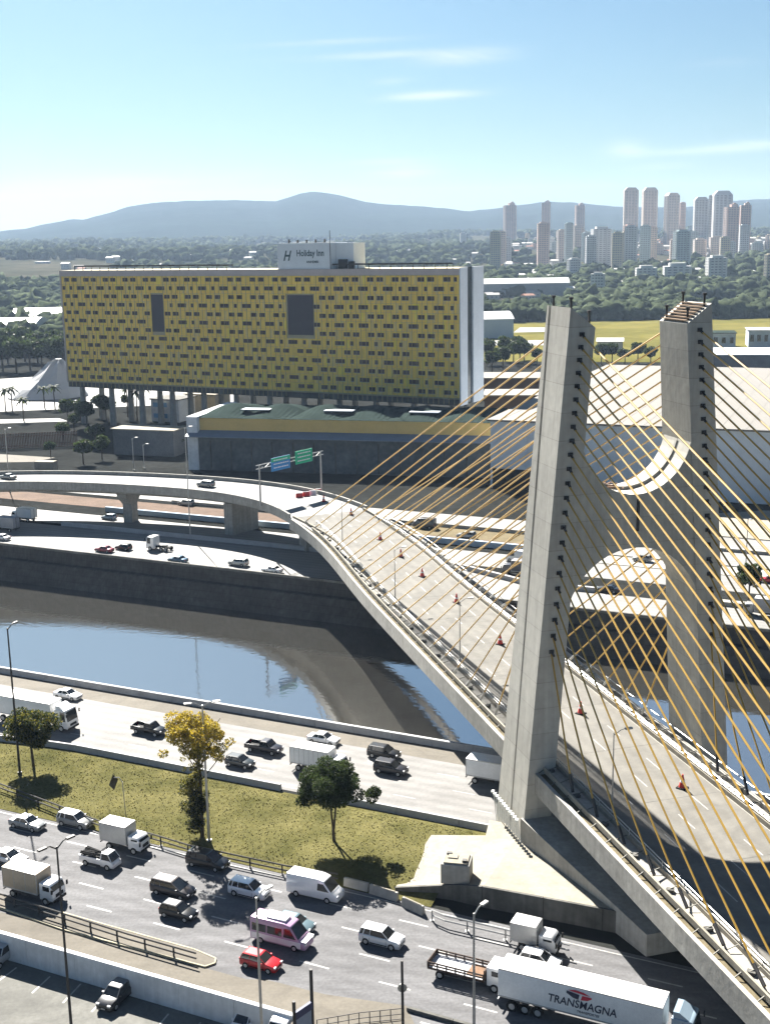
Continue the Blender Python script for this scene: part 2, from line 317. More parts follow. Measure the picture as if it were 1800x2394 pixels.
# far hills
ridge = [(-900, 545), (-400, 555), (-200, 556), (0, 541), (60, 535), (120, 523), (165, 515), (200, 514), (260, 499), (300, 486), (340, 479), (380, 474), (450, 471), (520, 470), (600, 471), (650, 472), (680, 462), (705, 454), (735, 450), (770, 453), (810, 462), (860, 475), (900, 479), (980, 483), (1050, 490), (1100, 495), (1150, 490), (1200, 482), (1270, 474), (1330, 474), (1400, 482), (1450, 485), (1500, 486), (1600, 486), (1650, 480), (1700, 472), (1760, 468), (1800, 467), (1950, 474), (2300, 500), (2900, 520)]
rx = [r[0] for r in ridge]; ry = [r[1] for r in ridge]
b = MB(); cols = np.linspace(-900, 2900, 330); rows = np.linspace(0, 1, 34)
for tr in rows:
    Y = 4600+tr*3800
    for cx in cols:
        yy = float(np.interp(cx, rx, ry)); top = PZ(cx, yy, 7200); zr = top.z; base = PZ(cx, 540, Y)
        k = sm(0.0, .68, tr)**.8*(1-.6*sm(.70, 1, tr))
        z = 62+(zr-62)*k
        nn = noise.fractal(V((base.x*.0016, Y*.0016, 0)), .9, 2.1, 5)
        z += nn*26*k*(1-k)*3+noise.noise(V((base.x*.012, Y*.012, 1)))*5*k
        b.v.append((base.x, Y, z))
nc = len(cols)
for i in range(len(rows)-1):
    for j in range(nc-1): b.f.append((i*nc+j, i*nc+j+1, (i+1)*nc+j+1, (i+1)*nc+j)); b.m.append(0)
b.build('hills', hill_m, kind='structure', smooth=True)

# ---------------------------------------------------------------- roads, near side
def strip(name, q0, q1, v0, v1, z, m, **kw): return sheet(name, [Q(q0, v1), Q(q0, v0), Q(q1, v0), Q(q1, v1)], z, m, **kw)
rr = strip('riverside_road', -1500, 1500, -20.2, -.5, .01, conc_road, kind='structure')
strip('paved_shoulder', -1500, 1500, -4.6, -.6, .016, shoulder, kind='structure')
lr = strip('lower_road', -1500, 1500, -59.2, -38.6, .01, asph, kind='structure')
def dashes(parent, name, vs, q0, q1, ln, gap, z, wd=.16, m=paint):
    b = MB()
    for i, v in enumerate(vs):
        q = q0+(i*3.7 % (ln+gap))
        while q < q1:
            b.quad(Q(q, v-wd/2, z), Q(q+ln, v-wd/2, z), Q(q+ln, v+wd/2, z), Q(q, v+wd/2, z)); q += ln+gap
    return b.build(name, m, parent, kind='stuff')
dashes(lr, 'lane_marking', [-42.0, -45.5, -49.0, -52.4], -120, 330, 3.2, 5.2, .018, .2)
dashes(lr, 'short_lane_marking', [-56.4], 91, 260, 1.9, 1.9, .018, .24)
dashes(rr, 'lane_marking', [-8.3, -12.2, -16.1], -140, 300, 3, 7, .018, .14)
b = MB()
for q0, q1, v in ((-400, 600, -39.2), (-400, 600, -20.0+.6)): b.quad(Q(q0, v-.08, .019), Q(q1, v-.08, .019), Q(q1, v+.08, .019), Q(q0, v+.08, .019))
b.build('edge_line', paint, lr)
def wallseg(b, q0, v0, q1, v1, h, th, z0=0, top=None):
    t_ = th if top is None else top
    a0, a1 = Q(q0, v0, z0), Q(q1, v1, z0); d = (a1-a0).normalized(); n_ = V((-d.y, d.x, 0))
    b.hexa([a0-n_*th/2, a1-n_*th/2, a1+n_*th/2, a0+n_*th/2], [x+V((0, 0, h)) for x in (a0-n_*t_/2, a1-n_*t_/2, a1+n_*t_/2, a0+n_*t_/2)])
# river parapet (precast lengths)
t = thing('river_parapet', 'long pale concrete parapet between the riverside road and the river', 'parapet', Q(60, 0))
q = -200
while q < 330:
    b = MB(); wallseg(b, q, -.2, q+5.94, -.2, .95, .75, top=.5); b.build('panel', parapet_m, t); q += 6
# road side barrier by the grass, with the gap
t = thing('verge_barrier', 'low white concrete barrier between the riverside road and the grass verge', 'barrier', Q(40, -20.5))
q = -120
gapq = qv(P(686, 1850))[0]
while q < 175:
    if abs(q+1.98-gapq) > 2.6:
        vv = -20.5-2.0*sm(34, 14, q)*sm(-40, 20, q+20)
        v2 = -20.5-2.0*sm(34, 14, q+4)*sm(-40, 20, q+24)
        b = MB(); wallseg(b, q, vv, q+3.95, v2, .82, .62, top=.3); b.build('panel', parapet_m, t)
    q += 4
# grass verge: rises to the platform
b = MB(); gq = np.linspace(-130, 92, 120); gv = np.linspace(-38.55, -20.9, 16)
PLZ = 2.2
for q in gq:
    for v in gv:
        e = sm(0, 3, v+38.55)*sm(0, 3.5, -20.9-v)
        z = .04+e*(.25*(noise.noise(V((q*.12, v*.12, 0)))+.4)+.75*sm(62, 88, q))
        p = Q(q, v, z); b.v.append(tuple(p))
ng = len(gv)
for i in range(len(gq)-1):
    for j in range(ng-1): b.f.append((i*ng+j, i*ng+j+1, (i+1)*ng+j+1, (i+1)*ng+j)[::-1]); b.m.append(0)
b.build('grass_verge', grass, kind='structure', smooth=True)
# grass tufts: real blades
b = MB()
for k in range(16000):
    q = random.uniform(-4, 91); v = random.uniform(-38.2, -21.3)
    e = sm(0, 3, v+38.55)*sm(0, 3.5, -20.9-v); z = .04+e*(.25*(noise.noise(V((q*.12, v*.12, 0)))+.4)+.75*sm(62, 88, q))
    p = Q(q, v, z); an = random.uniform(0, 6.28); s_ = random.uniform(.05, .13); h_ = random.uniform(.04, .13)
    dx, dy = math.cos(an)*s_, math.sin(an)*s_
    b.add([(p.x-dx, p.y-dy, z-.03), (p.x+dx, p.y+dy, z-.03), (p.x+random.uniform(-.1, .1), p.y+random.uniform(-.1, .1), z+h_)], [(0, 1, 2)], 0 if random.random() < .6 else 1)
b.build('grass_tufts', [grass, mat('straw_tufts', (0.11, 0.09, 0.035), .95, .3, 2)], label='short green and straw coloured grass growing on the verge between the roads', cat='grass', kind='stuff')
# concrete platform at the pylon foot
top = [P(925, 2074, .55), P(1060, 2068, 1.6), P(1130, 2072, PLZ), P(1272, 2098, PLZ)]
qb, vb = qv(top[3])
ext = Q(qb+60, vb+3, PLZ)
poly = top+[ext, Q(qb+60, -21.5, PLZ), Q(92, -21.4, 1.9), P(1135, 1953, 1.7), P(1008, 1952, .9)]
b = MB(); ctr = V((sum(p.x for p in poly[:4]+poly[7:])/6, sum(p.y for p in poly[:4]+poly[7:])/6, 1.7)); n_ = len(poly)
b.v = [tuple(p) for p in poly]+[(p.x, p.y, -.02) for p in poly]+[tuple(P(1180, 2000, PLZ-.1))]
for k in range(n_): b.f.append((k, (k+1) % n_, 2*n_)); b.f.append((n_+k, n_+(k+1) % n_, (k+1) % n_, k))
b.m = [0]*len(b.f); b.build('concrete_platform', conc_l, kind='structure')
t = thing('retaining_wall', 'grey concrete retaining wall holding the platform above the lower road', 'wall', (top[1].x, top[1].y, 0))
pts = top+[ext]
for a_, c_ in zip(pts[:-1], pts[1:]):
    Ls = (c_-a_).length; nn = max(1, round(Ls/6)); d = (c_-a_)/nn; nrm = V((d.y, -d.x, 0)).normalized()
    for k in range(nn):
        p0 = a_+d*k+nrm*.15; p1 = a_+d*(k+1)+nrm*.15; p1 = p1-(p1-p0).normalized()*.06
        b = MB(); zz0, zz1 = p0.z+.1, p1.z+.1; h_ = nrm*.15
        b.hexa([V((p0.x, p0.y, -.1))-h_*-1, V((p1.x, p1.y, -.1))+h_, V((p1.x, p1.y, -.1))-h_, V((p0.x, p0.y, -.1))-h_], [V((p0.x, p0.y, zz0))+h_, V((p1.x, p1.y, zz1))+h_, V((p1.x, p1.y, zz1))-h_, V((p0.x, p0.y, zz0))-h_]); b.build('panel', conc_d, t)
# block on platform
pc = P(1068, 2054, 1.65); rzb = math.radians(-12)
t = thing('concrete_block', 'square grey concrete chamber standing alone on the pale platform', 'block', pc)
b = MB(); b.box((0, 0, 1.1), (3.0, 2.6, 2.2)); bevel(b.build('chamber', conc, t, world=False), .06)
b = MB(); b.box((0, 0, 2.28), (2.5, 2.2, .16)); b.box((-.4, .2, 2.4), (1.0, .8, .12)); b.box((.9, -.6, 2.42), (.45, .5, .3), mi=1); b.box((-.9, .8, 2.42), (.5, .4, .2), mi=1); b.build('slab_lid', [conc_l, dsteel], t, world=False)
t.rotation_euler = (0, 0, rzb)
# loose jersey barriers beside the road
for i, (x0, y0, x1, y1) in enumerate(((806, 2052, 862, 2066), (866, 2068, 930, 2088), (942, 2098, 990, 2120))):
    a_, c_ = P(x0, y0+18), P(x1, y1+18); mid = (a_+c_)/2; ln = (c_-a_).length
    t = thing('jersey_barrier', ['leftmost of the three loose grey barriers, under the tree shadow', 'middle one of the three loose grey barriers by the verge', 'rightmost of the three loose grey barriers, nearest the retaining wall'][i], 'barrier', mid, math.atan2(c_.y-a_.y, c_.x-a_.x), 'loose concrete barriers at the road edge')
    b = MB(); b.hexa([(-ln/2, -.3, 0), (ln/2, -.3, 0), (ln/2, .3, 0), (-ln/2, .3, 0)], [(-ln/2, -.12, .95), (ln/2, -.12, .95), (ln/2, .12, .95), (-ln/2, .12, .95)]); b.build('barrier_body', conc, t, world=False)
    b = MB(); b.box((0, 0, .97), (ln*.8, .16, .06)); b.build('cap', conc_l, t, world=False)
# pipe guard rails
def pipe_rail(name, label, pts, h=1.15, gap=.55, sp=4.0, r=.09, m=dsteel, grp=None):
    base = pts[0]; t = thing(name, label, 'guard rail', base, 0, grp)
    for k, hh in enumerate((h, h-gap)):
        b = MB(); b.poly([p+V((0, 0, hh)) for p in pts], r, 6); b.build('rail', m, t)
    tot = sum((b_-a_).length for a_, b_ in zip(pts[:-1], pts[1:])); n_ = int(tot/sp); pm = None
    for k in range(n_+1):
        d = min(k*sp, tot-.01)
        for a_, b_ in zip(pts[:-1], pts[1:]):
            l_ = (b_-a_).length
            if d <= l_: p = a_+(b_-a_)*(d/l_); break
            d -= l_
        if pm is None:
            mb = MB(); mb.box((0, 0, h/2), (.16, .16, h)); mb.box((0, 0, .03), (.36, .36, .06)); pm = mb.mesh('post'); pm.materials.append(m)
        link('post', pm, t, loc=p-base)
    return t
pts = [P(x, y) for x, y in ((-330, 1745), (-150, 1801), (0, 1851), (135, 1902), (238, 1942), (352, 1970), (444, 1998), (573, 2026), (671, 2047), (790, 2066))]
pts = [V((p.x, p.y, 0)) for p in pts]
pipe_rail('verge_guard_rail', 'long dark pipe guard rail along the grass edge of the lower road', pts)
pts = [P(1010, 2152), P(1040, 2165), P(1190, 2200), P(1330, 2235)]
pipe_rail('wall_guard_rail', 'short pipe guard rail at the foot of the retaining wall beside the road', pts, m=steel)
pts = [Q(-80, -55.3), P(0, 2112), P(151, 2160), P(300, 2208), P(460, 2254)]
pipe_rail('median_guard_rail', 'dark double pipe guard rail on the kerbed traffic island', pts, sp=3.4)
# traffic island with kerb
isl = [Q(-80, -54.9), P(0, 2093), P(250, 2165), P(455, 2222), P(505, 2243), P(503, 2254), P(480, 2262), P(300, 2215), P(151, 2176), P(0, 2124), Q(-80, -56.6)]
b = MB(); b.prism([(p.x, p.y) for p in isl], 0, .14); b.build('traffic_island', shoulder, kind='structure')
b = MB(); pk = [V((p.x, p.y, .17)) for p in isl]
for a_, c_ in zip(pk[1:-1], pk[2:]): b.beam(a_, c_, .16, .16)
b.build('island_kerb', ypaint, kind='structure')
# slip lane to the wall
sl = [Q(-120, -56.7), Q(88, -57.4), Q(140, -61), Q(CPQ, -61.2), Q(CPQ, -60), Q(-120, -60)]
strip('slip_lane', -300, CPQ, -59.9, -57.0, .015, shoulder, kind='structure')
# tan pavement beyond the wall end
sheet('pavement', [Q(80, -57.6), P(620, 2290), P(760, 2325), P(950, 2352), P(980, 2420), Q(HOLEQ-3, -78), Q(CPQ-.2, -78), Q(CPQ-.2, -59.9), Q(80, -59.9)], .022, shoulder, kind='structure')
b = MB(); b.hexa([Q(CPQ, -120, -5), Q(HOLEQ, -120, -5), Q(HOLEQ, -59.8, -5), Q(CPQ, -59.8, -5)], [Q(CPQ, -120, .004), Q(HOLEQ, -120, .004), Q(HOLEQ, -59.8, .004), Q(CPQ, -59.8, .004)]); b.build('embankment', shoulder, kind='structure')
b = MB(); b.quad(Q(HOLEQ, -160, -5), Q(1500, -160, -5), Q(1500, -60, -5), Q(HOLEQ, -60, -5)); b.quad(Q(HOLEQ, -60.02, -5), Q(1500, -60.02, -5), Q(1500, -60.02, -.03), Q(HOLEQ, -60.02, -.03)); b.build('underpass_road', conc_d, kind='structure')
# car park
CPZ = -2.5
cp = strip('car_park', -1500, CPQ, -200, -60.0, CPZ, park, kind='structure')
b = MB()
for x0, y0, x1, y1 in ((118, 2283, 76, 2322), (190, 2300, 148, 2345), (248, 2330, 215, 2366), (395, 2370, 375, 2394), (470, 2390, 455, 2410), (40, 2262, 0, 2292)):
    a_, c_ = P(x0, y0, CPZ), P(x1, y1, CPZ); d = (c_-a_); n_ = V((-d.y, d.x, 0)).normalized()*.09; zz = V((0, 0, .012)); b.quad(a_-n_+zz, c_-n_+zz, c_+n_+zz, a_+n_+zz)
b.build('bay_marking', paint, cp)
# white wall
t = thing('car_park_wall', 'long whitewashed retaining wall between the car park and the slip lane', 'wall', Q(40, -60, CPZ))
q = -140
while q < CPQ-6:
    b = MB(); b.hexa([Q(q, -60.5, CPZ), Q(q+5.97, -60.5, CPZ), Q(q+5.97, -59.95, CPZ), Q(q, -59.95, CPZ)], [Q(q, -60.4, .22), Q(q+5.97, -60.4, .22), Q(q+5.97, -59.95, .22), Q(q, -59.95, .22)]); b.build('panel', white_wall, t); q += 6
b = MB(); b.hexa([Q(q, -60.5, CPZ), Q(CPQ, -60.5, CPZ), Q(CPQ, -59.95, CPZ), Q(q, -59.95, CPZ)], [Q(q, -60.4, .22), Q(CPQ, -60.4, .22), Q(CPQ, -59.95, .22), Q(q, -59.95, .22)]); b.build('panel', white_wall, t)

# ---------------------------------------------------------------- far bank roads
ra = strip('far_express_road', -1500, 1500, FB+.2, FB+12.0, .01, far_road, kind='structure')
fq = [Q(-1500, FB+12), Q(62, FB+12), Q(46, FB+18.5), Q(25, FB+20.3), Q(-1500, FB+20.5)]
sheet('far_road_widening', fq, .01, far_road, kind='structure')
strip('far_second_road', -1500, 1500, FB+22.5, FB+33.5, .012, far_road, kind='structure')
strip('far_earth_bank', -1500, 62, FB+41.5, FB+51, .02, dirt, kind='structure')
strip('far_dry_bank', 20, 64, FB+44, FB+54, .026, dirt_y, kind='structure')
strip('far_third_road', -1500, 1500, FB+54.5, FB+66, .014, far_road, kind='structure')
strip('far_median', 66, 1500, FB+34, FB+40.5, .03, conc, kind='structure')
strip('far_local_road', 66, 1500, FB+41.5, FB+53, .014, far_road, kind='structure')
sheet('paved_yard', [Q(78, FB+67), Q(150, FB+67), Q(150, FB+92), Q(95, FB+98), Q(84, FB+90)], .02, conc_l, kind='structure')
def low_wall(name, label, pts, h, th, m, seg=6, cat='barrier', grp=None):
    t = thing(name, label, cat, pts[0], 0, grp)
    for a_, c_ in zip(pts[:-1], pts[1:]):
        Ls = (c_-a_).length; nn = max(1, round(Ls/seg)); d = (c_-a_)/nn
        for k in range(nn):
            b = MB(); b.beam(a_+d*k+V((0, 0, h)), a_+d*(k+1)*1-d.normalized()*.05+V((0, 0, h)), th, h); b.build('panel', m, t)
    return t
low_wall('far_road_barrier', 'pale concrete barrier curving off between the far roads under the viaduct', [Q(-60, FB+20.8), Q(-5, FB+20.8), Q(25, FB+20.6), Q(46, FB+19), Q(62, FB+12.4), Q(76, FB+12.4)], .95, .7, parapet_m)
low_wall('far_median_barrier', 'low grey median barrier of the far roads right of the pylon', [Q(90, FB+13), Q(250, FB+13.3)], .8, 1.6, conc)
low_wall('blue_painted_wall', 'long pale blue wall beside the shaded far road at left', [Q(-60, FB+38), Q(68, FB+38)], 1.3, .8, mat('pale_blue_wall', (0.34, 0.42, 0.5), .8, .1, .3))
low_wall('far_kerb_wall', 'grey kerb wall beside the far local road behind the cables', [Q(66, FB+53.8), Q(180, FB+53.8)], .7, 1.2, conc)
low_wall('earth_bank_wall', 'thin grey wall above the bare earth bank under the viaduct', [Q(-50, FB+53), Q(62, FB+53)], .8, .5, conc)

# ---------------------------------------------------------------- bridge
br = thing('cable_stayed_bridge', 'curved concrete cable stayed bridge with X shaped pylon and yellow cables crossing the river', 'bridge', B(13, 0, 0))
UE0, UE1 = 1.7, 21.5; TH = 2.5
# near edge polyline, world, from far left to near; straight part by (u,s)
npx = [(-700, 1170), (-300, 1146), (0, 1133), (124, 1133), (325, 1142), (487, 1154), (584, 1169), (638, 1185), (700, 1226), (754, 1268)]
near = [P(x, y, DZ).to_2d() for x, y in npx]
near += [B(UE0, s).to_2d() for s in (-78, -60, -40, -20, 0, 20, 40, 60, 90, 130, 175)]
def catmull(pts, step=3.0):
    res = []
    for i in range(len(pts)-1):
        p0 = pts[max(0, i-1)]; p1 = pts[i]; p2 = pts[i+1]; p3 = pts[min(len(pts)-1, i+2)]
        n_ = max(1, int((p2-p1).length/step))
        for k in range(n_):
            t_ = k/n_; a_ = 2*p1; b_ = (p2-p0)*t_; c_ = (2*p0-5*p1+4*p2-p3)*t_*t_; d_ = (3*p1-p0-3*p2+p3)*t_**3
            res.append((a_+b_+c_+d_)/2)
    res.append(pts[-1]); return res
near = catmull(near)
# smooth a little
for _ in range(25): near = [near[0]]+[(near[i-1]+near[i]*2+near[i+1])/4 for i in range(1, len(near)-1)]+[near[-1]]
nor = []
for i in range(len(near)):
    d = (near[min(i+1, len(near)-1)]-near[max(0, i-1)]).normalized(); nor.append(V((-d.y, d.x)))
sl_ = [(V((p.x, p.y, 0))-BP).dot(BA) for p in near]
def wid(s): return 14.6+(UE1-UE0-14.6)*sm(-200, -88, s)
def zone(s): return sm(-142, -108, s)      # 1 where there is a cable zone
far = [near[i]+nor[i]*wid(sl_[i]) for i in range(len(near))]
def dp(i, o, z): p = near[i]+nor[i]*o; return V((p.x, p.y, z))
def longbox(name, offs, z0, z1, m, parent=br, i0=0, i1=None, kind=None):   # offs(i)->(o0,o1)
    b = MB(); i1 = len(near) if i1 is None else i1; rings = []
    for i in range(i0, i1):
        o0, o1 = offs(i); rings.append([dp(i, o0, z0), dp(i, o1, z0), dp(i, o1, z1), dp(i, o0, z1)])
    b.loft(rings); return b.build(name, m, parent, kind=kind)
W = [wid(s) for s in sl_]; ZN = [zone(s) for s in sl_]
longbox('deck_slab', lambda i: (.9*ZN[i]+.3, W[i]-.9*ZN[i]-.3), DZ-.35, DZ-.004, conc)
def girder(i): return (2.3*ZN[i]+2.8*(1-ZN[i]), W[i]-(2.3*ZN[i]+2.8*(1-ZN[i])))
b = MB(); rings = []
for i in range(len(near)):
    g0, g1 = girder(i); rings.append([dp(i, g0+1.2, DZ-TH), dp(i, g1-1.2, DZ-TH), dp(i, g1, DZ-.36), dp(i, g0, DZ-.36)])
b.loft(rings); b.build('box_girder', conc, br)
longbox('road_surface', lambda i: (2.75*ZN[i]+.5, W[i]-2.6*ZN[i]-.5), DZ, DZ+.012, deck_road)
# lighter surface on the viaduct run
iz = [i for i in range(len(near)) if sl_[i] < -128][-1]
longbox('viaduct_surface', lambda i: (.5, W[i]-.5), DZ+.016, DZ+.03, far_road, i0=0, i1=iz)
# fascia beams
ic = [i for i in range(len(near)) if sl_[i] > -136][0]
longbox('fascia_beam', lambda i: (0, .45), DZ-2.35, DZ, conc, i0=ic)
longbox('fascia_beam', lambda i: (W[i]-.45, W[i]), DZ-2.0, DZ-.0, conc, i0=ic)
longbox('parapet', lambda i: (0, .4), DZ-1.1, DZ+.9, conc, i1=ic+1)
longbox('parapet', lambda i: (W[i]-.4, W[i]), DZ-1.1, DZ+.9, conc, i1=ic+1)
# kerb barrier + pipes
longbox('kerb_barrier', lambda i: (2.35*ZN[i]+.45, 2.35*ZN[i]+.75), DZ, DZ+.45, conc_l, i0=ic)
longbox('kerb_barrier', lambda i: (W[i]-2.2*ZN[i]-.8, W[i]-2.2*ZN[i]-.45), DZ, DZ+.55, conc_l, i0=ic)
longbox('gallery_floor', lambda i: (.46, 2.3), DZ-.28, DZ-.2, mat('gallery_floor', (.12, .10, .06), .9, .3, .8), i0=ic+1)
longbox('walkway_beam', lambda i: (.98, 1.2), DZ+.1, DZ+.65, conc_l, i0=ic+4)
for side in (0, 1):
    for hh in (.78, 1.15):
        b = MB(); pts = [dp(i, (2.9 if side == 0 else W[i]-2.85), DZ+hh) for i in range(ic+3, len(near))]
        b.poly(pts, .055, 5); b.build('rail', steel, br)
    b = MB()
    for k in range(ic+3, len(near)): 
        p = dp(k, (2.9 if side == 0 else W[k]-2.85), DZ+.4); b.tube(p, p+V((0, 0, .75)), .05, 5)
    b.build('rail_posts', steel, br, kind='stuff')
# outer handrail, far side
b = MB(); pts = [dp(i, W[i]-.3, DZ+.9) for i in range(ic+3, len(near))]; b.poly(pts, .05, 5); b.build('rail', steel, br)
# cable gallery lattice (between fascia and walkway beam) on both sides
for side in (0, 1):
    b = MB(); 
    for k in range(ic+3, len(near)-1):
        o0, o1 = ((.45, .98) if side == 0 else (W[k]-1.1, W[k]-.45))
        a0 = dp(k, o0, DZ+.02); a1 = dp(k, o1+.2, DZ+.45 if side == 0 else DZ+.1)
        b.tube(a0, a1, .06, 4)
        b.tube(dp(k, o0, DZ-.3), dp(k+1, o1, DZ-.25), .05, 4); b.tube(dp(k, 1.3 if side == 0 else W[k]-1.3, DZ+.15), dp(k, 2.7 if side == 0 else W[k]-2.7, DZ+.5), .05, 4)
        if k % 2: b.box(tuple(dp(k, 1.9 if side == 0 else W[k]-1.9, DZ+.12)), (.7, .5, .35), random.uniform(0, 3), 1)
    b.build('gallery_lattice', [gal_m, conc_d], br, kind='stuff')
# lane dashes on the deck
b = MB()
for j, fr in enumerate((.25, .5, .75)):
    acc = j*2.0; on = False
    for i in range(ic, len(near)-1):
        if (i+j) % 3 == 0:
            o = 3.3+(W[i]-6.4)*fr; b.quad(dp(i, o-.07, DZ+.02), dp(i+1, o-.07, DZ+.02), dp(i+1, o+.07, DZ+.02), dp(i, o+.07, DZ+.02))
b.build('lane_marking', paint, br, kind='stuff')
# deck joints
b = MB()
for i in range(ic, len(near)-1, 4): b.beam(dp(i, 3.2, DZ+.018), dp(i, W[i]-3.1, DZ+.018), .1, .004)
b.build('deck_joint', conc_d, br, kind='stuff')
# viaduct parapet posts
# -- piers
def pier(px, py, wd, tn, name='pier', hammer=True, wtop=7.5, lab=None):
    p = P(px, py); i = min(range(len(near)), key=lambda k: ((near[k]+nor[k]*W[k]/2)-p.to_2d()).length)
    c = near[i]+nor[i]*W[i]/2; n_ = V((nor[i].x, nor[i].y, 0)); d = V((n_.y, -n_.x, 0)); c3 = V((c.x, c.y, 0)); zt = DZ-TH+.02
    b = MB(); zs = 4.6 if hammer else zt
    def ring(wx, z): return [c3-n_*wx/2-d*tn/2+V((0, 0, z)), c3+n_*wx/2-d*tn/2+V((0, 0, z)), c3+n_*wx/2+d*tn/2+V((0, 0, z)), c3-n_*wx/2+d*tn/2+V((0, 0, z))]
    rs = [ring(wd, -.5), ring(wd, zs)]
    if hammer: rs += [ring(wtop, zt-.9), ring(wtop, zt)]
    b.loft(rs); o = b.build('pier', conc, br)
pier(340, 1210, 3.0, 2.4); pier(-60, 1200, 3.0, 2.4); pier(590, 1235, 9.0, 2.6, hammer=False); pier(676, 1292, 3.6, 3.6, hammer=False)
# -- pylon
PYLW = 26.0
def leg_mesh(b, side):
    secs = []
    def uo(z): return .0877*(z-2.2)
    for z in (-1, 60.0):
        uu = uo(z) if z > 0 else 0; t_ = (z-2.2)/57.8; t_ = max(0, t_); back = -8.0+2.0*t_; gr = -3.5-1.5*t_; wdt = 3.2-.45*t_
        sec = [(0, 0), (wdt, 0), (wdt, back), (0, back), (0, gr-.55+.25*(1-t_)), (.4, gr-.45+.25*(1-t_)), (.4, gr+.0), (0, gr+.05)]
        ring = []
        for (du, s) in sec:
            zz = z if z < 0 else z-max(0, du)*.75
            u = uu+du
            if side: u = PYLW-u
            ring.append(B(u, s, zz))
        if side: ring = ring[::-1]
        secs.append(ring)
    b.loft(secs[::-1])
py_l = MB(); leg_mesh(py_l, 0); leg_l = py_l.build('pylon_leg', pyl, br)
py_r = MB(); leg_mesh(py_r, 1); leg_r = py_r.build('pylon_leg', pyl, br)
# web between legs: U on top, arch beneath
def inner(z): return .0877*(z-2.2)+3.15-.45*(z-2.2)/57.8
top = [(z_, u_) for z_, u_ in ()]
Ucur = []; 
zu0 = 50.0; ub = 40.2
for k in range(0, 25):
    a_ = math.pi+math.pi*k/24; ru = 13-inner(46.5); Ucur.append((13+ru*math.cos(a_), 46.8+(46.8-ub)*math.sin(a_)))
arc = []
for k in range(0, 25):
    a_ = math.pi*k/24; ra_ = 13-inner(24)+.15; arc.append((13-ra_*math.cos(a_)*1.0, 24+(34.4-24)*(math.sin(a_)**.85)))
b = MB(); s0, s1 = -.12, -6.0; n_ = len(Ucur)
for i in range(n_-1):
    (ua, za), (ub_, zb) = Ucur[i], Ucur[i+1]; (va_, wa), (vb_, wb) = arc[i], arc[i+1]
    b.quad(B(va_, s0, wa), B(vb_, s0, wb), B(ub_, s0, zb), B(ua, s0, za)); b.quad(B(va_, s1, wa), B(ua, s1, za), B(ub_, s1, zb), B(vb_, s1, wb))
    b.quad(B(ua, s0, za), B(ub_, s0, zb), B(ub_, s1, zb), B(ua, s1, za)); b.quad(B(va_, s0, wa), B(va_, s1, wa), B(vb_, s1, wb), B(vb_, s0, wb))
b.build('pylon_web', pyl, br)
b = MB()
for i in range(4, n_-3):
    (ua, za), (ub_, zb) = Ucur[i], Ucur[i+1]
    b.hexa([B(ua, -3.3, za), B(ub_, -3.3, zb), B(ub_, -2.9, zb), B(ua, -2.9, za)], [B(ua, -3.3, za+.35), B(ub_, -3.3, zb+.35), B(ub_, -2.9, zb+.35), B(ua, -2.9, za+.35)])
b.build('saddle_ridge', conc, br)
b = MB(); b.tube(B(13.2, -.05, 36.2), B(13.2, -.05, 39.9), .16, 6); b.build('web_slot_tube', dsteel, br)  # dark tube added to stand in for the dark slot in the web
b = MB()   # rough timber formwork left in the saddle
for k in range(14): b.box(tuple(B(11.3+random.uniform(-1, .9), random.uniform(-4, -.6), 40.7+random.uniform(0, .3))), (random.uniform(.5, 1.4), .12, .12), random.uniform(0, 3))
b.build('timber_offcuts', wood, br, kind='stuff')
# timber deck and pins on top of right leg
ut = PYLW-.0877*57.8
for i, (du, s, sx, sy) in enumerate(((-1.35, -3.0, 1.9, 4.6),)):
    b = MB(); zc = 59.05
    for k in range(7):
        u0 = ut-2.6+k*.36; zz = 58.15+k*.27; b.beam(B(u0, -5.6, zz+.18), B(u0, -.4, zz+.18), .33, .1)
    b.build('timber_cover', mat('fresh_plywood', (0.24, 0.17, 0.115), .8, .25, 1.2), br)
for uu, zz in ((.4, 59.6), (2.4, 58.2), (PYLW-5.07-.4, 59.6), (PYLW-5.07-2.3, 58.2)):
    for s in (-.8, -5.3):
        u0 = uu+5.07 if uu < 10 else uu
        b = MB(); b.tube(B(u0, s, zz), B(u0, s, zz+1.3), .12, 6); b.tube(B(u0, s, zz+1.2), B(u0, s, zz+1.45), .22, 6); b.build('starter_bar', dsteel, br)
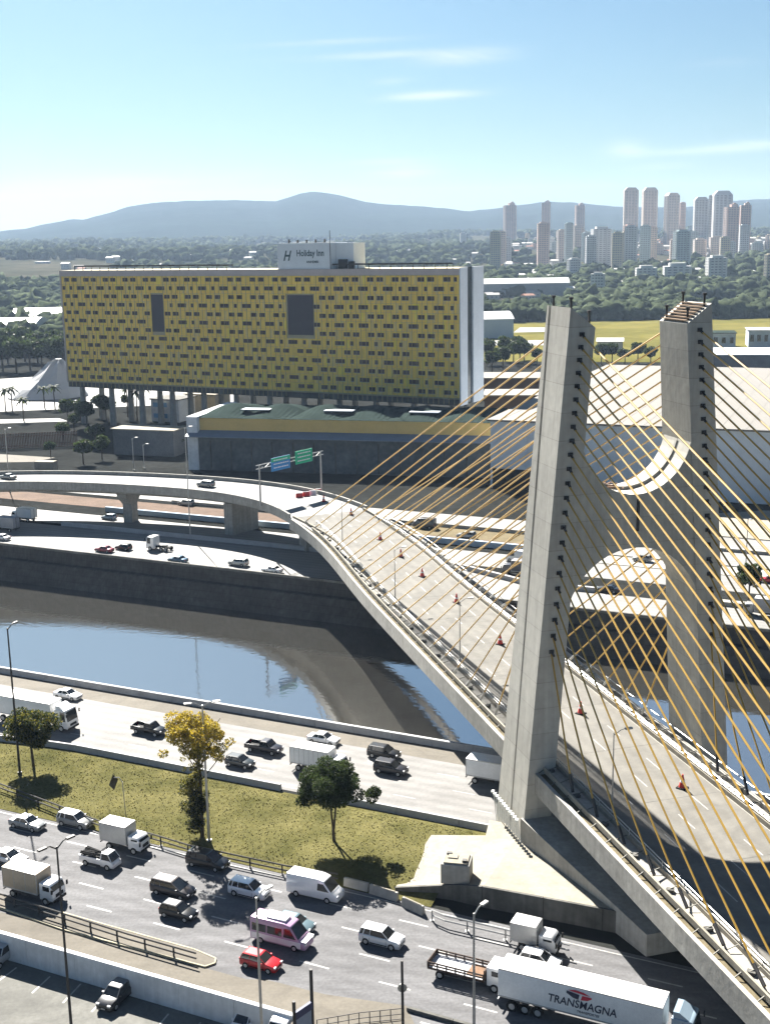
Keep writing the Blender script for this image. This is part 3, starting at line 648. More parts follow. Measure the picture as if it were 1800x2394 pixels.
# cables and anchor blocks
NC = 23
am = MB(); am.box((0, 0, 0), (.55, .2, .42)); am.tube((0, -.1, 0), (0, -.7, -.3), .14, 8, mi=1); am_me = am.mesh('anchor_block'); am_me.materials.append(dsteel); am_me.materials.append(dsteel)
for side in (0, 1):
    for k in range(NC):
        z = 57.3-1.26*k-(.012*k*k); t_ = (z-2.2)/57.8; u = .0877*(z-2.2)+1.5-.1*t_+.1; back = -8+2*t_
        if side: u = PYLW-u
        uf = UE0+1.55 if side == 0 else UE1-1.4
        for dr in (1, -1):
            sa = -.1 if dr > 0 else back+.1
            sf = (6.5+(NC-1-k)*5.95) if dr > 0 else -(11+(NC-1-k)*5.25)
            if dr < 0 and side == 0 or dr < 0: pass
            a_ = B(u, sa, z); f_ = B(uf, sf, DZ+.5)
            if dr < 0 and sf < -80:
                i = min(range(len(near)), key=lambda j: abs(sl_[j]-sf)); f_ = dp(i, 1.55 if side == 0 else W[i]-1.4, DZ+.5)
            b = MB(); b.tube(a_, f_, .10, 6); b.build('stay_cable', cable_m, br)
            d = (f_-a_).normalized(); b = MB(); b.tube(f_-d*1.9, f_, .17, 8); b.build('cable_socket', dsteel if dr > 0 else steel, br)
        o = link('anchor_block', am_me, br, loc=B(u, -.02, z)-br.location); o.rotation_euler = (0, 0, math.atan2(BT.y, BT.x))
# construction scaffold strip on the left leg's foot
b = MB()
for k in range(12):
    s = -7.6+k*.68; b.tube(B(-.25, s, 4.7), B(.1, s+.1, .9), .05, 4); b.box(tuple(B(-.32, s, 4.8)), (.5, .32, .18), 1.3)
    b.tube(B(-.3, s, 4.7), B(.0, s+.6, 2.2), .04, 4)
b.build('scaffold_brackets', mat('white_mesh', (.6, .62, .6), .6, .1, 2), br, kind='stuff')
# cross beam and foundation under the deck
b = MB(); b.hexa([B(2.2, -6.2, 3.4), B(23.8, -6.2, 3.4), B(23.8, -1.0, 3.4), B(2.2, -1.0, 3.4)], [B(1.6, -6.2, 7.4), B(24.4, -6.2, 7.4), B(24.4, -1.0, 7.4), B(1.6, -1.0, 7.4)]); b.build('cross_beam', conc, br)
b = MB(); b.hexa([B(3.0, -1.2, 7.0), B(6.8, -1.2, 7.0), B(6.8, 2.6, 7.0), B(3.0, 1.8, 7.0)], [B(3.0, -1.2, 9.2), B(6.8, -1.2, 9.2), B(6.8, 2.6, 9.2), B(3.0, 1.8, 9.2)]); b.build('bearing_corbel', conc, br)
b = MB(); b.loft([[B(.2, -.4, 0), B(25.8, -.4, 0), B(25.8, -.4, 4.8), B(.2, -.4, 4.8)], [B(4.5, 21, 0), B(25.8, 21, 0), B(25.8, 21, PLZ+.1), B(4.5, 21, PLZ+.1)]]); b.build('foundation_ramp', conc, br)
b = MB(); b.box(tuple(B(24.5, -3, -2.5)), (7, 10, 5), math.atan2(BT.y, BT.x)); b.build('foundation_block', conc_d, br)

# deck street lamps
def lamp_post(name, label, base, hgt, arm=1.6, adir=V((1, 0, 0)), m=steel, r=.11, group=None, heads=1, cat='street lamp', headm=None):
    t = thing(name, label, cat, base, 0, group)
    b = MB(); b.tube((0, 0, 0), (0, 0, hgt), r*1.35, 8, r*.7); b.tube((0, 0, 0), (0, 0, .35), r*2.2, 8); b.build('pole', m, t, world=False)
    for k in range(heads):
        ad = adir if k == 0 else -adir
        b = MB(); b.tube((0, 0, hgt-.25), (ad*arm*.6+V((0, 0, hgt+.25))), r*.55, 6); b.tube(ad*arm*.6+V((0, 0, hgt+.25)), ad*arm+V((0, 0, hgt+.32)), r*.5, 6); b.build('arm', m, t, world=False)
        b = MB(); c = ad*(arm+.3)+V((0, 0, hgt+.3)); b.box(tuple(c), (.8, .32, .16), math.atan2(ad.y, ad.x)); b.build('lamp_head', headm or m, t, world=False)
    return t
for i, (x, y, lb) in enumerate(((801, 1279, 'farthest of the slim lamp posts on the bridge deck, before the curve'), (924, 1405, 'second farthest slim lamp post on the near edge of the bridge deck'), (1075, 1545, 'slim lamp post on the bridge deck just left of the pylon'), (1430, 1900, 'slim lamp post on the bridge deck right of the pylon'))):
    p = P(x, y, DZ); p.z = DZ; lamp_post('deck_lamp', lb, p, 8.6, 1.3, BT, steel, .07, 'lamp posts on the bridge deck')
# traffic cones (big)
def cone_mesh():
    b = MB(); b.box((0, 0, .04), (.75, .75, .08), 0, 1); b.tube((0, 0, .08), (0, 0, .45), .30, 10, .21); b.tube((0, 0, .45), (0, 0, .65), .212, 10, .16, 2); b.tube((0, 0, .65), (0, 0, 1.1), .16, 10, .05); return b
cones = [(757, 1173), (821, 1204), (889, 1262), (937, 1302), (987, 1348), (1067, 1409), (1169, 1506), (1357, 1668), (1594, 1842)]
c0 = None; wheremap = ['farthest traffic cone on the deck near the curve', 'second farthest traffic cone down the deck', 'third farthest traffic cone down the deck, dark red', 'fourth farthest traffic cone down the deck', 'fifth farthest traffic cone on the deck, mid river', 'sixth farthest traffic cone on the deck', 'last red traffic cone before the left pylon leg', 'first traffic cone right of the left pylon leg', 'nearest red traffic cone, lower right on the deck']
cmats = [red_p, black, text_w]
for i, (x, y) in enumerate(cones):
    p = P(x, y, DZ+.02)
    t = thing('traffic_cone', wheremap[i], 'traffic cone', p, random.uniform(0, 1), 'traffic cones along the closed bridge lanes'); t.scale = (1.35,)*3
    b = MB(); b.box((0, 0, .04), (.75, .75, .08)); b.build('base', black, t, world=False)
    b = MB(); b.tube((0, 0, .08), (0, 0, .5), .29, 10, .2); b.tube((0, 0, .68), (0, 0, 1.15), .155, 10, .05); b.build('cone_body', red_p, t, world=False)
    b = MB(); b.tube((0, 0, .5), (0, 0, .68), .2, 10, .155); b.build('stripe', text_w, t, world=False)
# red and white water barriers closing the deck
for i, (x, y) in enumerate(((700, 1163), (716, 1160), (731, 1157), (744, 1153))):
    p = P(x, y, DZ+.02); t = thing('road_closure_barrier', ['leftmost red barrier closing the deck under the sign gantry', 'red barrier second from left closing the deck under the sign gantry', 'red barrier third from left closing the deck under the sign gantry', 'rightmost red barrier closing the deck beside the far parapet'][i], 'barrier', p, .25, 'red barriers closing the deck')
    b = MB(); b.hexa([(-.8, -.3, 0), (.8, -.3, 0), (.8, .3, 0), (-.8, .3, 0)], [(-.75, -.1, 1.0), (.75, -.1, 1.0), (.75, .1, 1.0), (-.75, .1, 1.0)]); b.build('barrier_body', red_p if i != 2 else text_w, t, world=False)
    b = MB(); b.box((0, 0, 1.03), (1.3, .14, .08)); b.build('top_bar', text_w, t, world=False)
# ---------------------------------------------------------------- sign gantry
gl = P(610, 1183, DZ); gr_ = P(752, 1146, DZ)
gt = thing('sign_gantry', 'grey overhead sign gantry spanning the viaduct carriageway', 'gantry', gl)
hg = 9.2
for p in (gl, gr_):
    b = MB(); b.tube(V((p.x, p.y, DZ)), V((p.x, p.y, DZ+hg)), .24, 8, .16); b.build('post', steel, gt)
b = MB(); d = (gr_-gl); 
for dz_ in (0, -.8): b.tube(V((gl.x, gl.y, DZ+hg+dz_))-d*.05, V((gr_.x, gr_.y, DZ+hg+dz_))+d*.04, .09, 6)
for k in range(12): 
    a_ = V((gl.x, gl.y, 0))+V((d.x, d.y, 0))*(k/12); c_ = V((gl.x, gl.y, 0))+V((d.x, d.y, 0))*((k+1)/12)
    b.tube(a_+V((0, 0, DZ+hg-.8*(k % 2))), c_+V((0, 0, DZ+hg-.8*((k+1) % 2))), .05, 4)
b.build('truss_beam', steel, gt)
gm = mat('sign_green', (0.03, 0.42, 0.22), .5, .05, 1); bmn = mat('sign_blue', (0.05, 0.24, 0.52), .5, .05, 1)
dn = V((d.x, d.y, 0)).normalized(); fr_n = V((dn.y, -dn.x, 0)); L_ = V((d.x, d.y, 0)).length
rz_g = math.atan2(dn.y, dn.x)
for i, (f0, f1, zc, hh, lb) in enumerate(((.17, .47, DZ+hg-.55, 3.0, 'blue and green direction sign hanging left on the gantry'), (.56, .84, DZ+hg-.2, 3.0, 'all green direction sign hanging right on the gantry'))):
    c = V((gl.x, gl.y, 0))+dn*L_*(f0+f1)/2+fr_n*.3; wdt = L_*(f1-f0)
    b = MB(); b.box((c.x, c.y, zc), (wdt, .1, hh), rz_g); b.build('sign_panel', gm if i else bmn, gt)
    if not i:
        b = MB(); cc_ = c+fr_n*.06; b.box((cc_.x, cc_.y, zc+hh*.34), (wdt, .05, hh*.3), rz_g); b.build('sign_panel', gm, gt, label='green upper field of the blue sign')
    b = MB(); cc_ = c+fr_n*.10
    for r_ in range(3):
        zr_ = zc+hh*(.30-.28*r_)
        xx = -wdt*.38
        while xx < wdt*.34:
            wl = random.uniform(.3, .8); pp = cc_+dn*(xx+wl/2); b.box((pp.x, pp.y, zr_), (wl, .02, .24), rz_g); xx += wl+.15
    b.build('lettering', text_w, gt, kind='stuff')

# ---------------------------------------------------------------- lamps and poles elsewhere
def pole_to(px, py, Ytop_px, base_z=0.0, **kw):
    base = P(px, py, base_z); top = PZ(px, Ytop_px, base.y); return base, top.z-base_z
specs = [(48, 1812, 1470, 0, 'tall dark lamp post beside the leftmost tree on the verge', V((.4, 1, 0)), 1), (490, 1971, 1650, 0, 'tall grey lamp post in front of the yellow leaved tree', V((1, .2, 0)), 2)]
for x, y, yt, bz, lb, ad, hd in specs:
    base, h = pole_to(x, y, yt); base.z = 0.1; lamp_post('street_lamp', lb, base, h, 1.3, ad.normalized(), steel if x > 100 else dsteel, .13, 'street lamps along the near roads', heads=hd)
for x, yb, bz, ytop, lb, hd in ((172, 2455, CPZ, 1978, 'lamp post rising in front of the car park wall at lower left', 2), (614, 2440, 0.0, 2098, 'lamp post crossing in front of the red car', 1), (1108, 2440, 0.0, 2135, 'lamp post in front of the empty flatbed truck', 1)):
    base = P(x, yb, bz); h = PZ(x, ytop, base.y).z-bz; lamp_post('street_lamp', lb, base, h, 1.1, V((.8, .9, 0)).normalized(), dsteel if hd == 2 else steel, .11, 'street lamps along the near roads', heads=hd)
for x, yb, ytop, lb, hd in ((446, 1257, 1000, 'very tall thin mast passing in front of the viaduct, middle left', 1), (314, 1100, 1025, 'thin pole behind the viaduct below the pale hut', 1), (25, 1152, 1003, 'thin pole at the far left edge by the viaduct', 1), (338, 1095, 1040, 'short thin pole just right of the pole behind the viaduct', 1)):
    base, h = pole_to(x, yb, ytop); lamp_post('light_mast', lb, base, h, 1.0, V((1, 0, 0)), steel, .12, 'thin masts on the far bank', heads=hd, cat='pole')
for k, (q, vv, lb) in enumerate(((118, 40, 'lamp post on the far bank seen between the pylon legs, left'), (150, 36, 'lamp post on the far bank seen between the pylon legs, right'), (100, 58, 'lamp post on the far bank left of the pylon'))):
    lamp_post('street_lamp', lb, Q(q, FB+vv-20), 11, 1.5, V((0, -1, 0)), steel, .1, 'street lamps on the far bank')
# diamond warning sign
pb = P(295, 1906); pb.z = .3
t = thing('warning_sign', 'diamond warning sign on a bent post standing in the grass verge', 'road sign', pb)
b = MB(); b.tube((0, 0, -.3), (-.15, 0, 4.0), .06, 6); b.tube((-.15, 0, 4.0), (-.5, 0, 4.6), .05, 6); b.tube((-.5, 0, 4.6), (-1.2, 0, 4.6), .05, 6); b.build('post', steel, t, world=False)
b = MB(); R_ = 1.0; nD = V((D1.x, D1.y, 0)); nP = V((-nD.y, nD.x, 0)); c = V((-1.2, 0, 4.0)); pts = [c+nP*.85, c+V((0, 0, R_)), c-nP*.85, c-V((0, 0, R_))]
b.hexa([p-nD*.03 for p in pts], [p+nD*.03 for p in pts]); b.build('sign_panel', dsteel, t, world=False)
# round sign on dark post, lower right of centre; blue entrance frame; railing
pb = P(942, 2400); hh = PZ(942, 2246, pb.y).z
t = thing('round_road_sign', 'round sign high on a thick dark post beside the railing corner', 'road sign', pb)
b = MB(); b.tube((0, 0, 0), (0, 0, hh), .13, 8, .11); b.build('post', dsteel, t, world=False)
zc = PZ(942, 2312, pb.y).z; b = MB(); b.tube((0, .16, zc), (0, .12, zc), .42, 20); b.build('sign_panel', steel, t, world=False)
b = MB(); b.tube((0, .20, zc), (0, .165, zc), .3, 20); b.build('sign_face', dsteel, t, world=False)
p1 = P(732, 2420); p2 = P(691, 2450); h1 = PZ(732, 2266, p1.y).z; h2 = PZ(691, 2341, p2.y).z
t = thing('entrance_frame', 'dark steel entrance frame with blue beam beside the wall end', 'frame', p1)
for p, h in ((p1, h1), (p2, h2)):
    b = MB(); b.tube(V((p.x, p.y, 0)), V((p.x, p.y, h)), .15, 8); b.build('post', dsteel, t)
blue_m = mat('dark_blue_paint', (.02, .03, .10), .5, .1, 1)
zb1 = PZ(732, 2340, p1.y).z; zb2 = PZ(691, 2368, p2.y).z
b = MB(); b.beam(V((p1.x, p1.y, zb1)), V((p2.x, p2.y, zb2)), .25, .7); b.build('beam', blue_m, t)
b = MB(); b.beam(V((p1.x, p1.y, zb1-.75)), V((p2.x, p2.y, zb2-.75)), .08, 2.4); b.build('panel', mat('pale_blue_sheet', (.22, .27, .36), .5, .1, .8), t)
pts = [V((p.x, p.y, 0)) for p in (P(742, 2412), P(840, 2395), P(938, 2385))]
t = thing('pavement_railing', 'thin dark railing with square bays running to the round sign post', 'railing', pts[0])
for hh in (1.15, .6, .12):
    b = MB(); b.poly([p+V((0, 0, hh)) for p in pts], .04, 5); b.build('rail', dsteel, t)
for a_, c_ in zip(pts[:-1], pts[1:]):
    for k in range(4):
        p = a_+(c_-a_)*k/4; b = MB(); b.tube(p, p+V((0, 0, 1.2)), .045, 5); b.build('post', dsteel, t)
pts = [V((p.x, p.y, 0)) for p in (P(952, 2362), P(1060, 2392), P(1180, 2425))]
for a_, c_ in zip(pts[:-1], pts[1:]): pass
low_wall('underpass_parapet', 'dark low parapet above the underpass opening at the bottom edge', pts, .35, .3, conc_d)

# ---------------------------------------------------------------- vehicles
def wheel_set(t, xs, w, r=.33, tw=.24, dual=False):
    for x in xs:
        for sy in (-1, 1):
            b = MB(); y0 = sy*(w-tw+.03); y1 = sy*(w+.03)
            if dual: y0 = sy*(w-tw*2)
            b.tube((x, y0, r), (x, y1, r), r, 14); o = b.build('wheel', black, t, world=False)
            b = MB(); b.tube((x, y1, r), (x, y1+sy*.015, r), r*.58, 10); b.build('rim', alu, o, world=False)
pc_ = {}
def carpaint(c, rough=.28):
    k = tuple(c)
    if k not in pc_: pc_[k] = mat('car_paint', c, rough, .04, .8, metal=.15, coat=.6)
    return pc_[k]
def loft_body(b, st_, w, z0, mi=0):
    rings = []
    for x, zt, wf in st_:
        ww = w*wf; rings.append([(x, -ww*.94, z0), (x, -ww, z0+.22), (x, -ww, zt-.16), (x, -ww*.92, zt), (x, ww*.92, zt), (x, ww, zt-.16), (x, ww, z0+.22), (x, ww*.94, z0)])
    b.loft(rings[::-1], mi)
CAR = {  # L, W, H, belt, body stations (x frac, z, wf), glass (rear-bottom, rear-top, front-top, front-bottom) fracs from centre
 'hatch': (3.9, 1.68, 1.48, .92, [(-.5, .70, .86), (-.485, .92, .95), (-.3, .95, 1), (.12, .93, 1), (.22, .92, 1), (.42, .78, .97), (.49, .66, .88), (.5, .5, .84)], (-.475, -.40, .04, .24)),
 'sedan': (4.45, 1.74, 1.44, .92, [(-.5, .72, .86), (-.49, .93, .94), (-.33, .96, 1), (.14, .93, 1), (.24, .91, 1), (.43, .78, .96), (.49, .66, .88), (.5, .5, .84)], (-.34, -.20, .05, .23)),
 'suv': (4.35, 1.80, 1.68, 1.05, [(-.5, .78, .88), (-.49, 1.05, .95), (-.3, 1.08, 1), (.14, 1.05, 1), (.25, 1.03, 1), (.44, .92, .97), (.49, .78, .9), (.5, .55, .86)], (-.485, -.43, .07, .25)),
 'mpv': (4.8, 1.88, 1.72, 1.05, [(-.5, .78, .88), (-.49, 1.05, .95), (-.3, 1.08, 1), (.18, 1.05, 1), (.28, 1.0, 1), (.44, .86, .96), (.49, .74, .88), (.5, .5, .84)], (-.49, -.44, .06, .30)),
}
def bolt_lights(t, L_, w, zf, zr, front='headlight'):
    for sy in (-1, 1):
        b = MB(); b.box((L_/2-.07, sy*w*.70, zf), (.16, w*.34, .16)); b.build('headlight', MATS['lamp_lens'], t, world=False)
        b = MB(); b.box((-L_/2+.05, sy*w*.76, zr), (.12, w*.24, .2)); b.build('tail_light', text_r, t, world=False)
mat('lamp_lens', (.6, .6, .6), .15, 0)
def car(kind, c, p, rz, label, roof=None, z=0, name=None, grp=None, cat='car'):
    L_, Wd, Hh, belt, st_, gl_ = CAR[kind]; w = Wd/2; m = carpaint(c)
    t = thing(name or {'hatch': 'hatchback_car', 'sedan': 'sedan_car', 'suv': 'suv_car', 'mpv': 'family_car'}[kind], label, cat, (p[0], p[1], z), rz, grp)
    b = MB(); loft_body(b, [(x*L_, zt, wf) for x, zt, wf in st_], w, .22); 
    o = b.build('body', m, t, world=False); bevel(o, .05)
    x0, x1, x2, x3 = [v*L_ for v in gl_]; wb, wt = w*.90, w*.74; zt = Hh-.05
    b = MB(); b.hexa([(x0, -wb, belt-.06), (x3, -wb, belt-.06), (x3, wb, belt-.06), (x0, wb, belt-.06)], [(x1, -wt, zt), (x2, -wt, zt), (x2, wt, zt), (x1, wt, zt)]); b.build('windows', glass, t, world=False)
    b = MB(); b.hexa([(x1-.05, -wt-.03, zt), (x2+.06, -wt-.03, zt), (x2+.06, wt+.03, zt), (x1-.05, wt+.03, zt)], [(x1+.12, -wt+.1, Hh), (x2-.12, -wt+.1, Hh), (x2-.12, wt-.1, Hh), (x1+.12, wt-.1, Hh)])
    for sy in (-1, 1):
        b.tube((x0, sy*wb, belt-.05), (x1, sy*wt, zt), .06, 4); b.tube((x3, sy*wb, belt-.05), (x2, sy*wt, zt), .04, 4); xm = (x1*.55+x2*.45); b.tube((xm-.05, sy*(wb+.0), belt-.05), (xm, sy*wt, zt), .045, 4)
        if kind in ('suv', 'mpv'): b.tube((x1*.9, sy*(wb), belt-.05), (x1*.8, sy*wt, zt), .07, 4)
    b.build('roof', carpaint(roof) if roof else m, t, world=False)
    wheel_set(t, (-L_*.31, L_*.32), w, .32 if kind != 'suv' else .36)
    bolt_lights(t, L_, w, .66 if kind != 'suv' else .78, .8)
    b = MB()
    for sy in (-1, 1):
        for xs_ in (x3-.25, (x1*.55+x2*.45)-.05, x1+.25): b.box((xs_, sy*(w+.002), .62), (.025, .012, .5))
        b.box((0, sy*(w+.004), .36), (L_*.42, .02, .1))
    b.build('door_seams', black, t, world=False)
    b = MB(); b.box((-L_/2+.0, 0, .45), (.06, w*1.2, .18)); b.box((L_/2+.012, 0, .42), (.02, .42, .12), 0, 1); b.build('bumper_trim', [black, alu], t, world=False)
    b = MB(); b.box((L_/2-.02, 0, .48), (.06, w*1.1, .16)); b.build('grille', black, t, world=False)
    for sy in (-1, 1):
        b = MB(); b.box((x3-.35, sy*(w+.08), belt+.05), (.16, .16, .12)); b.build('mirror', m, t, world=False)
    return t
def pickup(c, p, rz, label, L_=5.2, z=0, small=False, load=None):
    w = .9 if not small else .82; m = carpaint(c); Hh = 1.78 if not small else 1.9; belt = 1.12
    t = thing('pickup_truck', label, 'pickup truck', (p[0], p[1], z), rz)
    xc = -.02*L_ if not small else .14*L_
    b = MB()
    if not small: loft_body(b, [(xc-.05, 1.12, 1), (.24*L_, 1.1, 1), (.44*L_, .98, .96), (.49*L_, .85, .9), (.5*L_, .6, .86)], w, .35)
    else: loft_body(b, [(xc-.05, 1.15, 1), (.40*L_, 1.15, 1), (.47*L_, .95, .97), (.5*L_, .7, .92)], w, .35)
    b.box((-.25*L_+xc/2-.03, 0, .62), (.5*L_+xc-.04, w*1.96, .22))
    for sy in (-1, 1): b.box((-.25*L_+xc/2, sy*(w-.05), .88), (.5*L_+xc-.06, .09, .52))
    b.box((-.5*L_+.05, 0, .88), (.09, w*1.9, .52)); o = b.build('body', m, t, world=False); bevel(o, .03)
    x0, x3 = (xc-.02, .27*L_) if not small else (xc, .46*L_); x1, x2 = x0+.12, x3-.55; zt = Hh-.05; wb, wt = w*.92, w*.76
    if not small: x0 = xc-.7+.6; x1 = x0+.1
    b = MB(); b.hexa([(x0, -wb, belt-.06), (x3, -wb, belt-.06), (x3, wb, belt-.06), (x0, wb, belt-.06)], [(x1, -wt, zt), (x2, -wt, zt), (x2, wt, zt), (x1, wt, zt)]); b.build('windows', glass, t, world=False)
    b = MB(); b.hexa([(x1-.05, -wt-.03, zt), (x2+.06, -wt-.03, zt), (x2+.06, wt+.03, zt), (x1-.05, wt+.03, zt)], [(x1+.08, -wt+.1, Hh), (x2-.1, -wt+.1, Hh), (x2-.1, wt-.1, Hh), (x1+.08, wt-.1, Hh)])
    for sy in (-1, 1): b.tube((x0, sy*wb, belt-.05), (x1, sy*wt, zt), .07, 4); b.tube((x3, sy*wb, belt-.05), (x2, sy*wt, zt), .045, 4)
    b.build('roof', m, t, world=False)
    b = MB(); b.box((-.25*L_+xc/2, 0, .745), (.5*L_+xc-.2, w*1.78, .02)); b.build('load_bed', black, t, world=False)
    wheel_set(t, (-L_*.31, L_*.33), w, .36); bolt_lights(t, L_, w, .8, .9)
    return t
def van(c, p, rz, label, L_=5.6, w=.98, Hh=2.45, mini=False, z=0, lower=None):
    m = carpaint(c); t = thing('minibus' if mini else 'cargo_van', label, 'minibus' if mini else 'van', (p[0], p[1], z), rz)
    b = MB(); st_ = [(-.5, Hh-.12, .93), (-.48, Hh, 1), (.12, Hh, 1), (.235, Hh-.16, .98), (.395, 1.22, 1), (.47, 1.02, .96), (.5, .75, .9)]
    rings = []
    for x, zt, wf in st_:
        ww = w*wf; k = .86 if zt > 1.5 else .95
        rings.append([(x*L_, -ww*.94, .3), (x*L_, -ww, .5), (x*L_, -ww*(.985), min(zt-.1, 1.25)), (x*L_, -ww*k, zt), (x*L_, ww*k, zt), (x*L_, ww*.985, min(zt-.1, 1.25)), (x*L_, ww, .5), (x*L_, ww*.94, .3)])
    b.loft(rings[::-1]); bevel(b.build('body', m, t, world=False), .05)
    # windscreen
    def pt(f, k): return .235*L_+(.395-.235)*L_*f, (Hh-.16)+(1.22-Hh+.16)*f
    x_a, z_a = pt(.08, 0); x_b, z_b = pt(.92, 0); e = .035
    b = MB(); wa, wb = w*.80, w*.90
    b.hexa([(x_b+e-.06, -wb, z_b+e-.03), (x_b+e-.06, wb, z_b+e-.03), (x_a+e-.06, wa, z_a+e-.03), (x_a+e-.06, -wa, z_a+e-.03)], [(x_b+e, -wb, z_b+e), (x_b+e, wb, z_b+e), (x_a+e, wa, z_a+e), (x_a+e, -wa, z_a+e)]); b.build('windscreen', glass, t, world=False)
    b_ = MB()
    def sidewin(xa, xb, xc, xd, zl, zh):
        for sy in (-1, 1):
            yl = sy*(w*.985-(zl-1.25)/(Hh-1.25)*w*.125+.012); yh = sy*(w*.985-(zh-1.25)/(Hh-1.25)*w*.125+.012)
            bb = MB(); pts = [(xa, yl, zl), (xb, yl, zl), (xc, yh, zh), (xd, yh, zh)]; inn = [(q_[0], q_[1]-sy*.05, q_[2]) for q_ in pts]
            if sy < 0: bb.hexa(inn[::-1][0:4], pts[::-1]); 
            else: bb.hexa(inn, pts)
            bb.build('side_window', glass, t, world=False)
    sidewin(.12*L_, .345*L_, .235*L_, .13*L_, 1.28, Hh-.42)
    if mini: sidewin(-.46*L_, -.2*L_, -.2*L_, -.46*L_, 1.28, Hh-.55); sidewin(-.18*L_, .09*L_, .09*L_, -.18*L_, 1.28, Hh-.55)
    if lower:
        b = MB()
        for sy in (-1, 1): b.box((-.02*L_, sy*(w+.005), .78), (.9*L_, .03, .6))
        b.build('side_stripe', carpaint(lower), t, world=False)
        b = MB(); b.box((.435*L_, 0, 1.13), (.16*L_, w*1.7, .06)); b.build('bonnet', carpaint(lower), t, world=False)
        b = MB(); b.box((-.05*L_, 0, Hh+.09), (.36*L_, w*1.1, .2)); bevel(b.build('roof_unit', carpaint(lower), t, world=False), .06)
    wheel_set(t, (-L_*.30, L_*.31), w, .35); bolt_lights(t, L_, w, .85, 1.0)
    return t
def cab(t, x1, w, Hh, m, L_=1.9, vis=True):
    b = MB(); x0 = x1-L_; sd_ = [(x0, .55), (x1-.05, .55), (x1, 1.1), (x1-.08, 1.55), (x1-.38, Hh-.1), (x1-.6, Hh), (x0, Hh)]
    r0 = [(x, -w, z) for x, z in sd_]; r1 = [(x, w, z) for x, z in sd_]; b.loft([r0, r1]); bevel(b.build('cab', m, t, world=False), .06)
    b = MB(); zl, zh = 1.6, Hh-.25; f = lambda z: x1-.08-(z-1.55)/(Hh-.1-1.55)*.30+.02
    b.hexa([(f(zl)-.05, -w*.9, zl), (f(zl)-.05, w*.9, zl), (f(zh)-.05, w*.88, zh), (f(zh)-.05, -w*.88, zh)], [(f(zl), -w*.9, zl), (f(zl), w*.9, zl), (f(zh), w*.88, zh), (f(zh), -w*.88, zh)]); b.build('windscreen', glass, t, world=False)
    for sy in (-1, 1):
        b = MB(); b.box((x1-.85, sy*(w+.005), (zl+zh)/2), (.85, .03, zh-zl-.05)); b.build('side_window', glass, t, world=False)
        b = MB(); b.box((x1-.02, sy*w*.72, .85), (.1, w*.3, .2)); b.build('headlight', MATS['lamp_lens'], t, world=False)
        b = MB(); b.box((x1+.05, sy*(w+.16), zh-.35), (.1, .2, .5)); b.build('mirror', black, t, world=False)
    b = MB(); b.box((x1+.01, 0, 1.05), (.06, w*1.1, .35)); b.box((x1, 0, .55), (.12, w*1.9, .25)); b.build('grille', black, t, world=False)
def truck(c, boxm, p, rz, label, boxL=4.2, boxH=2.2, w=1.05, cabH=2.25, z=0, flat=False, name='box_truck', ribs=0):
    t = thing(name, label, 'truck', (p[0], p[1], z), rz); L_ = boxL+1.95; x1 = L_/2; m = carpaint(c)
    cab(t, x1, w*.93, cabH, m, 1.75); zb = .95
    b = MB(); b.box((-.1, 0, .72), (L_-.6, .9, .24)); b.build('chassis', black, t, world=False)
    xb = x1-1.95-boxL/2
    if flat:
        b = MB(); b.box((xb, 0, zb+.06), (boxL, w*2, .12)); b.build('load_bed', mat('worn_bed_floor', (.42, .43, .46), .6, .2, .8), t, world=False)
        for sy in (-1, 1):
            b = MB(); b.box((xb, sy*w, zb+.32), (boxL, .08, .14)); b.box((xb, sy*w, zb+.58), (boxL, .08, .14)); b.box((xb, sy*w, zb+.0), (boxL, .1, .2)); b.build('side_board', mat('dark_timber', (.07, .05, .04), .8, .2, 2), t, world=False)
        for k in range(7):
            for sy in (-1, 1): b = MB(); b.box((xb-boxL/2+.1+k*(boxL-.2)/6, sy*w, zb+.3), (.1, .12, .7)); b.build('stake', MATS['dark_timber'], t, world=False)
        b = MB(); b.box((xb-boxL/2, 0, zb+.35), (.08, w*2, .6)); b.box((xb+boxL/2, 0, zb+.55), (.1, w*2, 1.0)); b.build('end_board', MATS['dark_timber'], t, world=False)
        b = MB(); b.box((xb+boxL*.32, 0, zb+.14), (boxL*.3, w*1.7, .06)); b.build('bed_plate', wood, t, world=False)
    else:
        b = MB(); b.box((xb, 0, zb+boxH/2), (boxL, w*2, boxH)); bevel(b.build('cargo_box', boxm, t, world=False), .03)
        b = MB()
        for xx in (-boxL/2, boxL/2): 
            for sy in (-1, 1): b.box((xb+xx*.99, sy*(w+.005), zb+boxH/2), (.08, .03, boxH))
        for sy in (-1, 1): b.box((xb, sy*(w+.005), zb+boxH-.05), (boxL, .03, .1)); b.box((xb, sy*(w+.005), zb+.08), (boxL, .03, .16))
        b.build('box_trim', alu, t, world=False)
        for k in range(ribs):
            for sy in (-1, 1): b = MB(); b.box((xb-boxL/2+(k+1)*boxL/(ribs+1), sy*(w+.004), zb+boxH/2), (.05, .025, boxH-.3)); b.build('rib', alu, t, world=False)
    if not flat:
        b = MB(); b.box((xb-boxL/2-.02, 0, zb+boxH/2), (.04, .05, boxH-.1)); b.box((xb-boxL/2-.02, 0, zb-.25), (.08, w*1.9, .14)); b.build('rear_door_seam', black, t, world=False)
    for sy in (-1, 1): b = MB(); b.box((xb, sy*w*.9, .72), (boxL*.4, .05, .3)); b.build('side_guard', dsteel, t, world=False)
    wheel_set(t, (-L_/2+1.2, x1-1.0), w*.97, .42, .26); return t
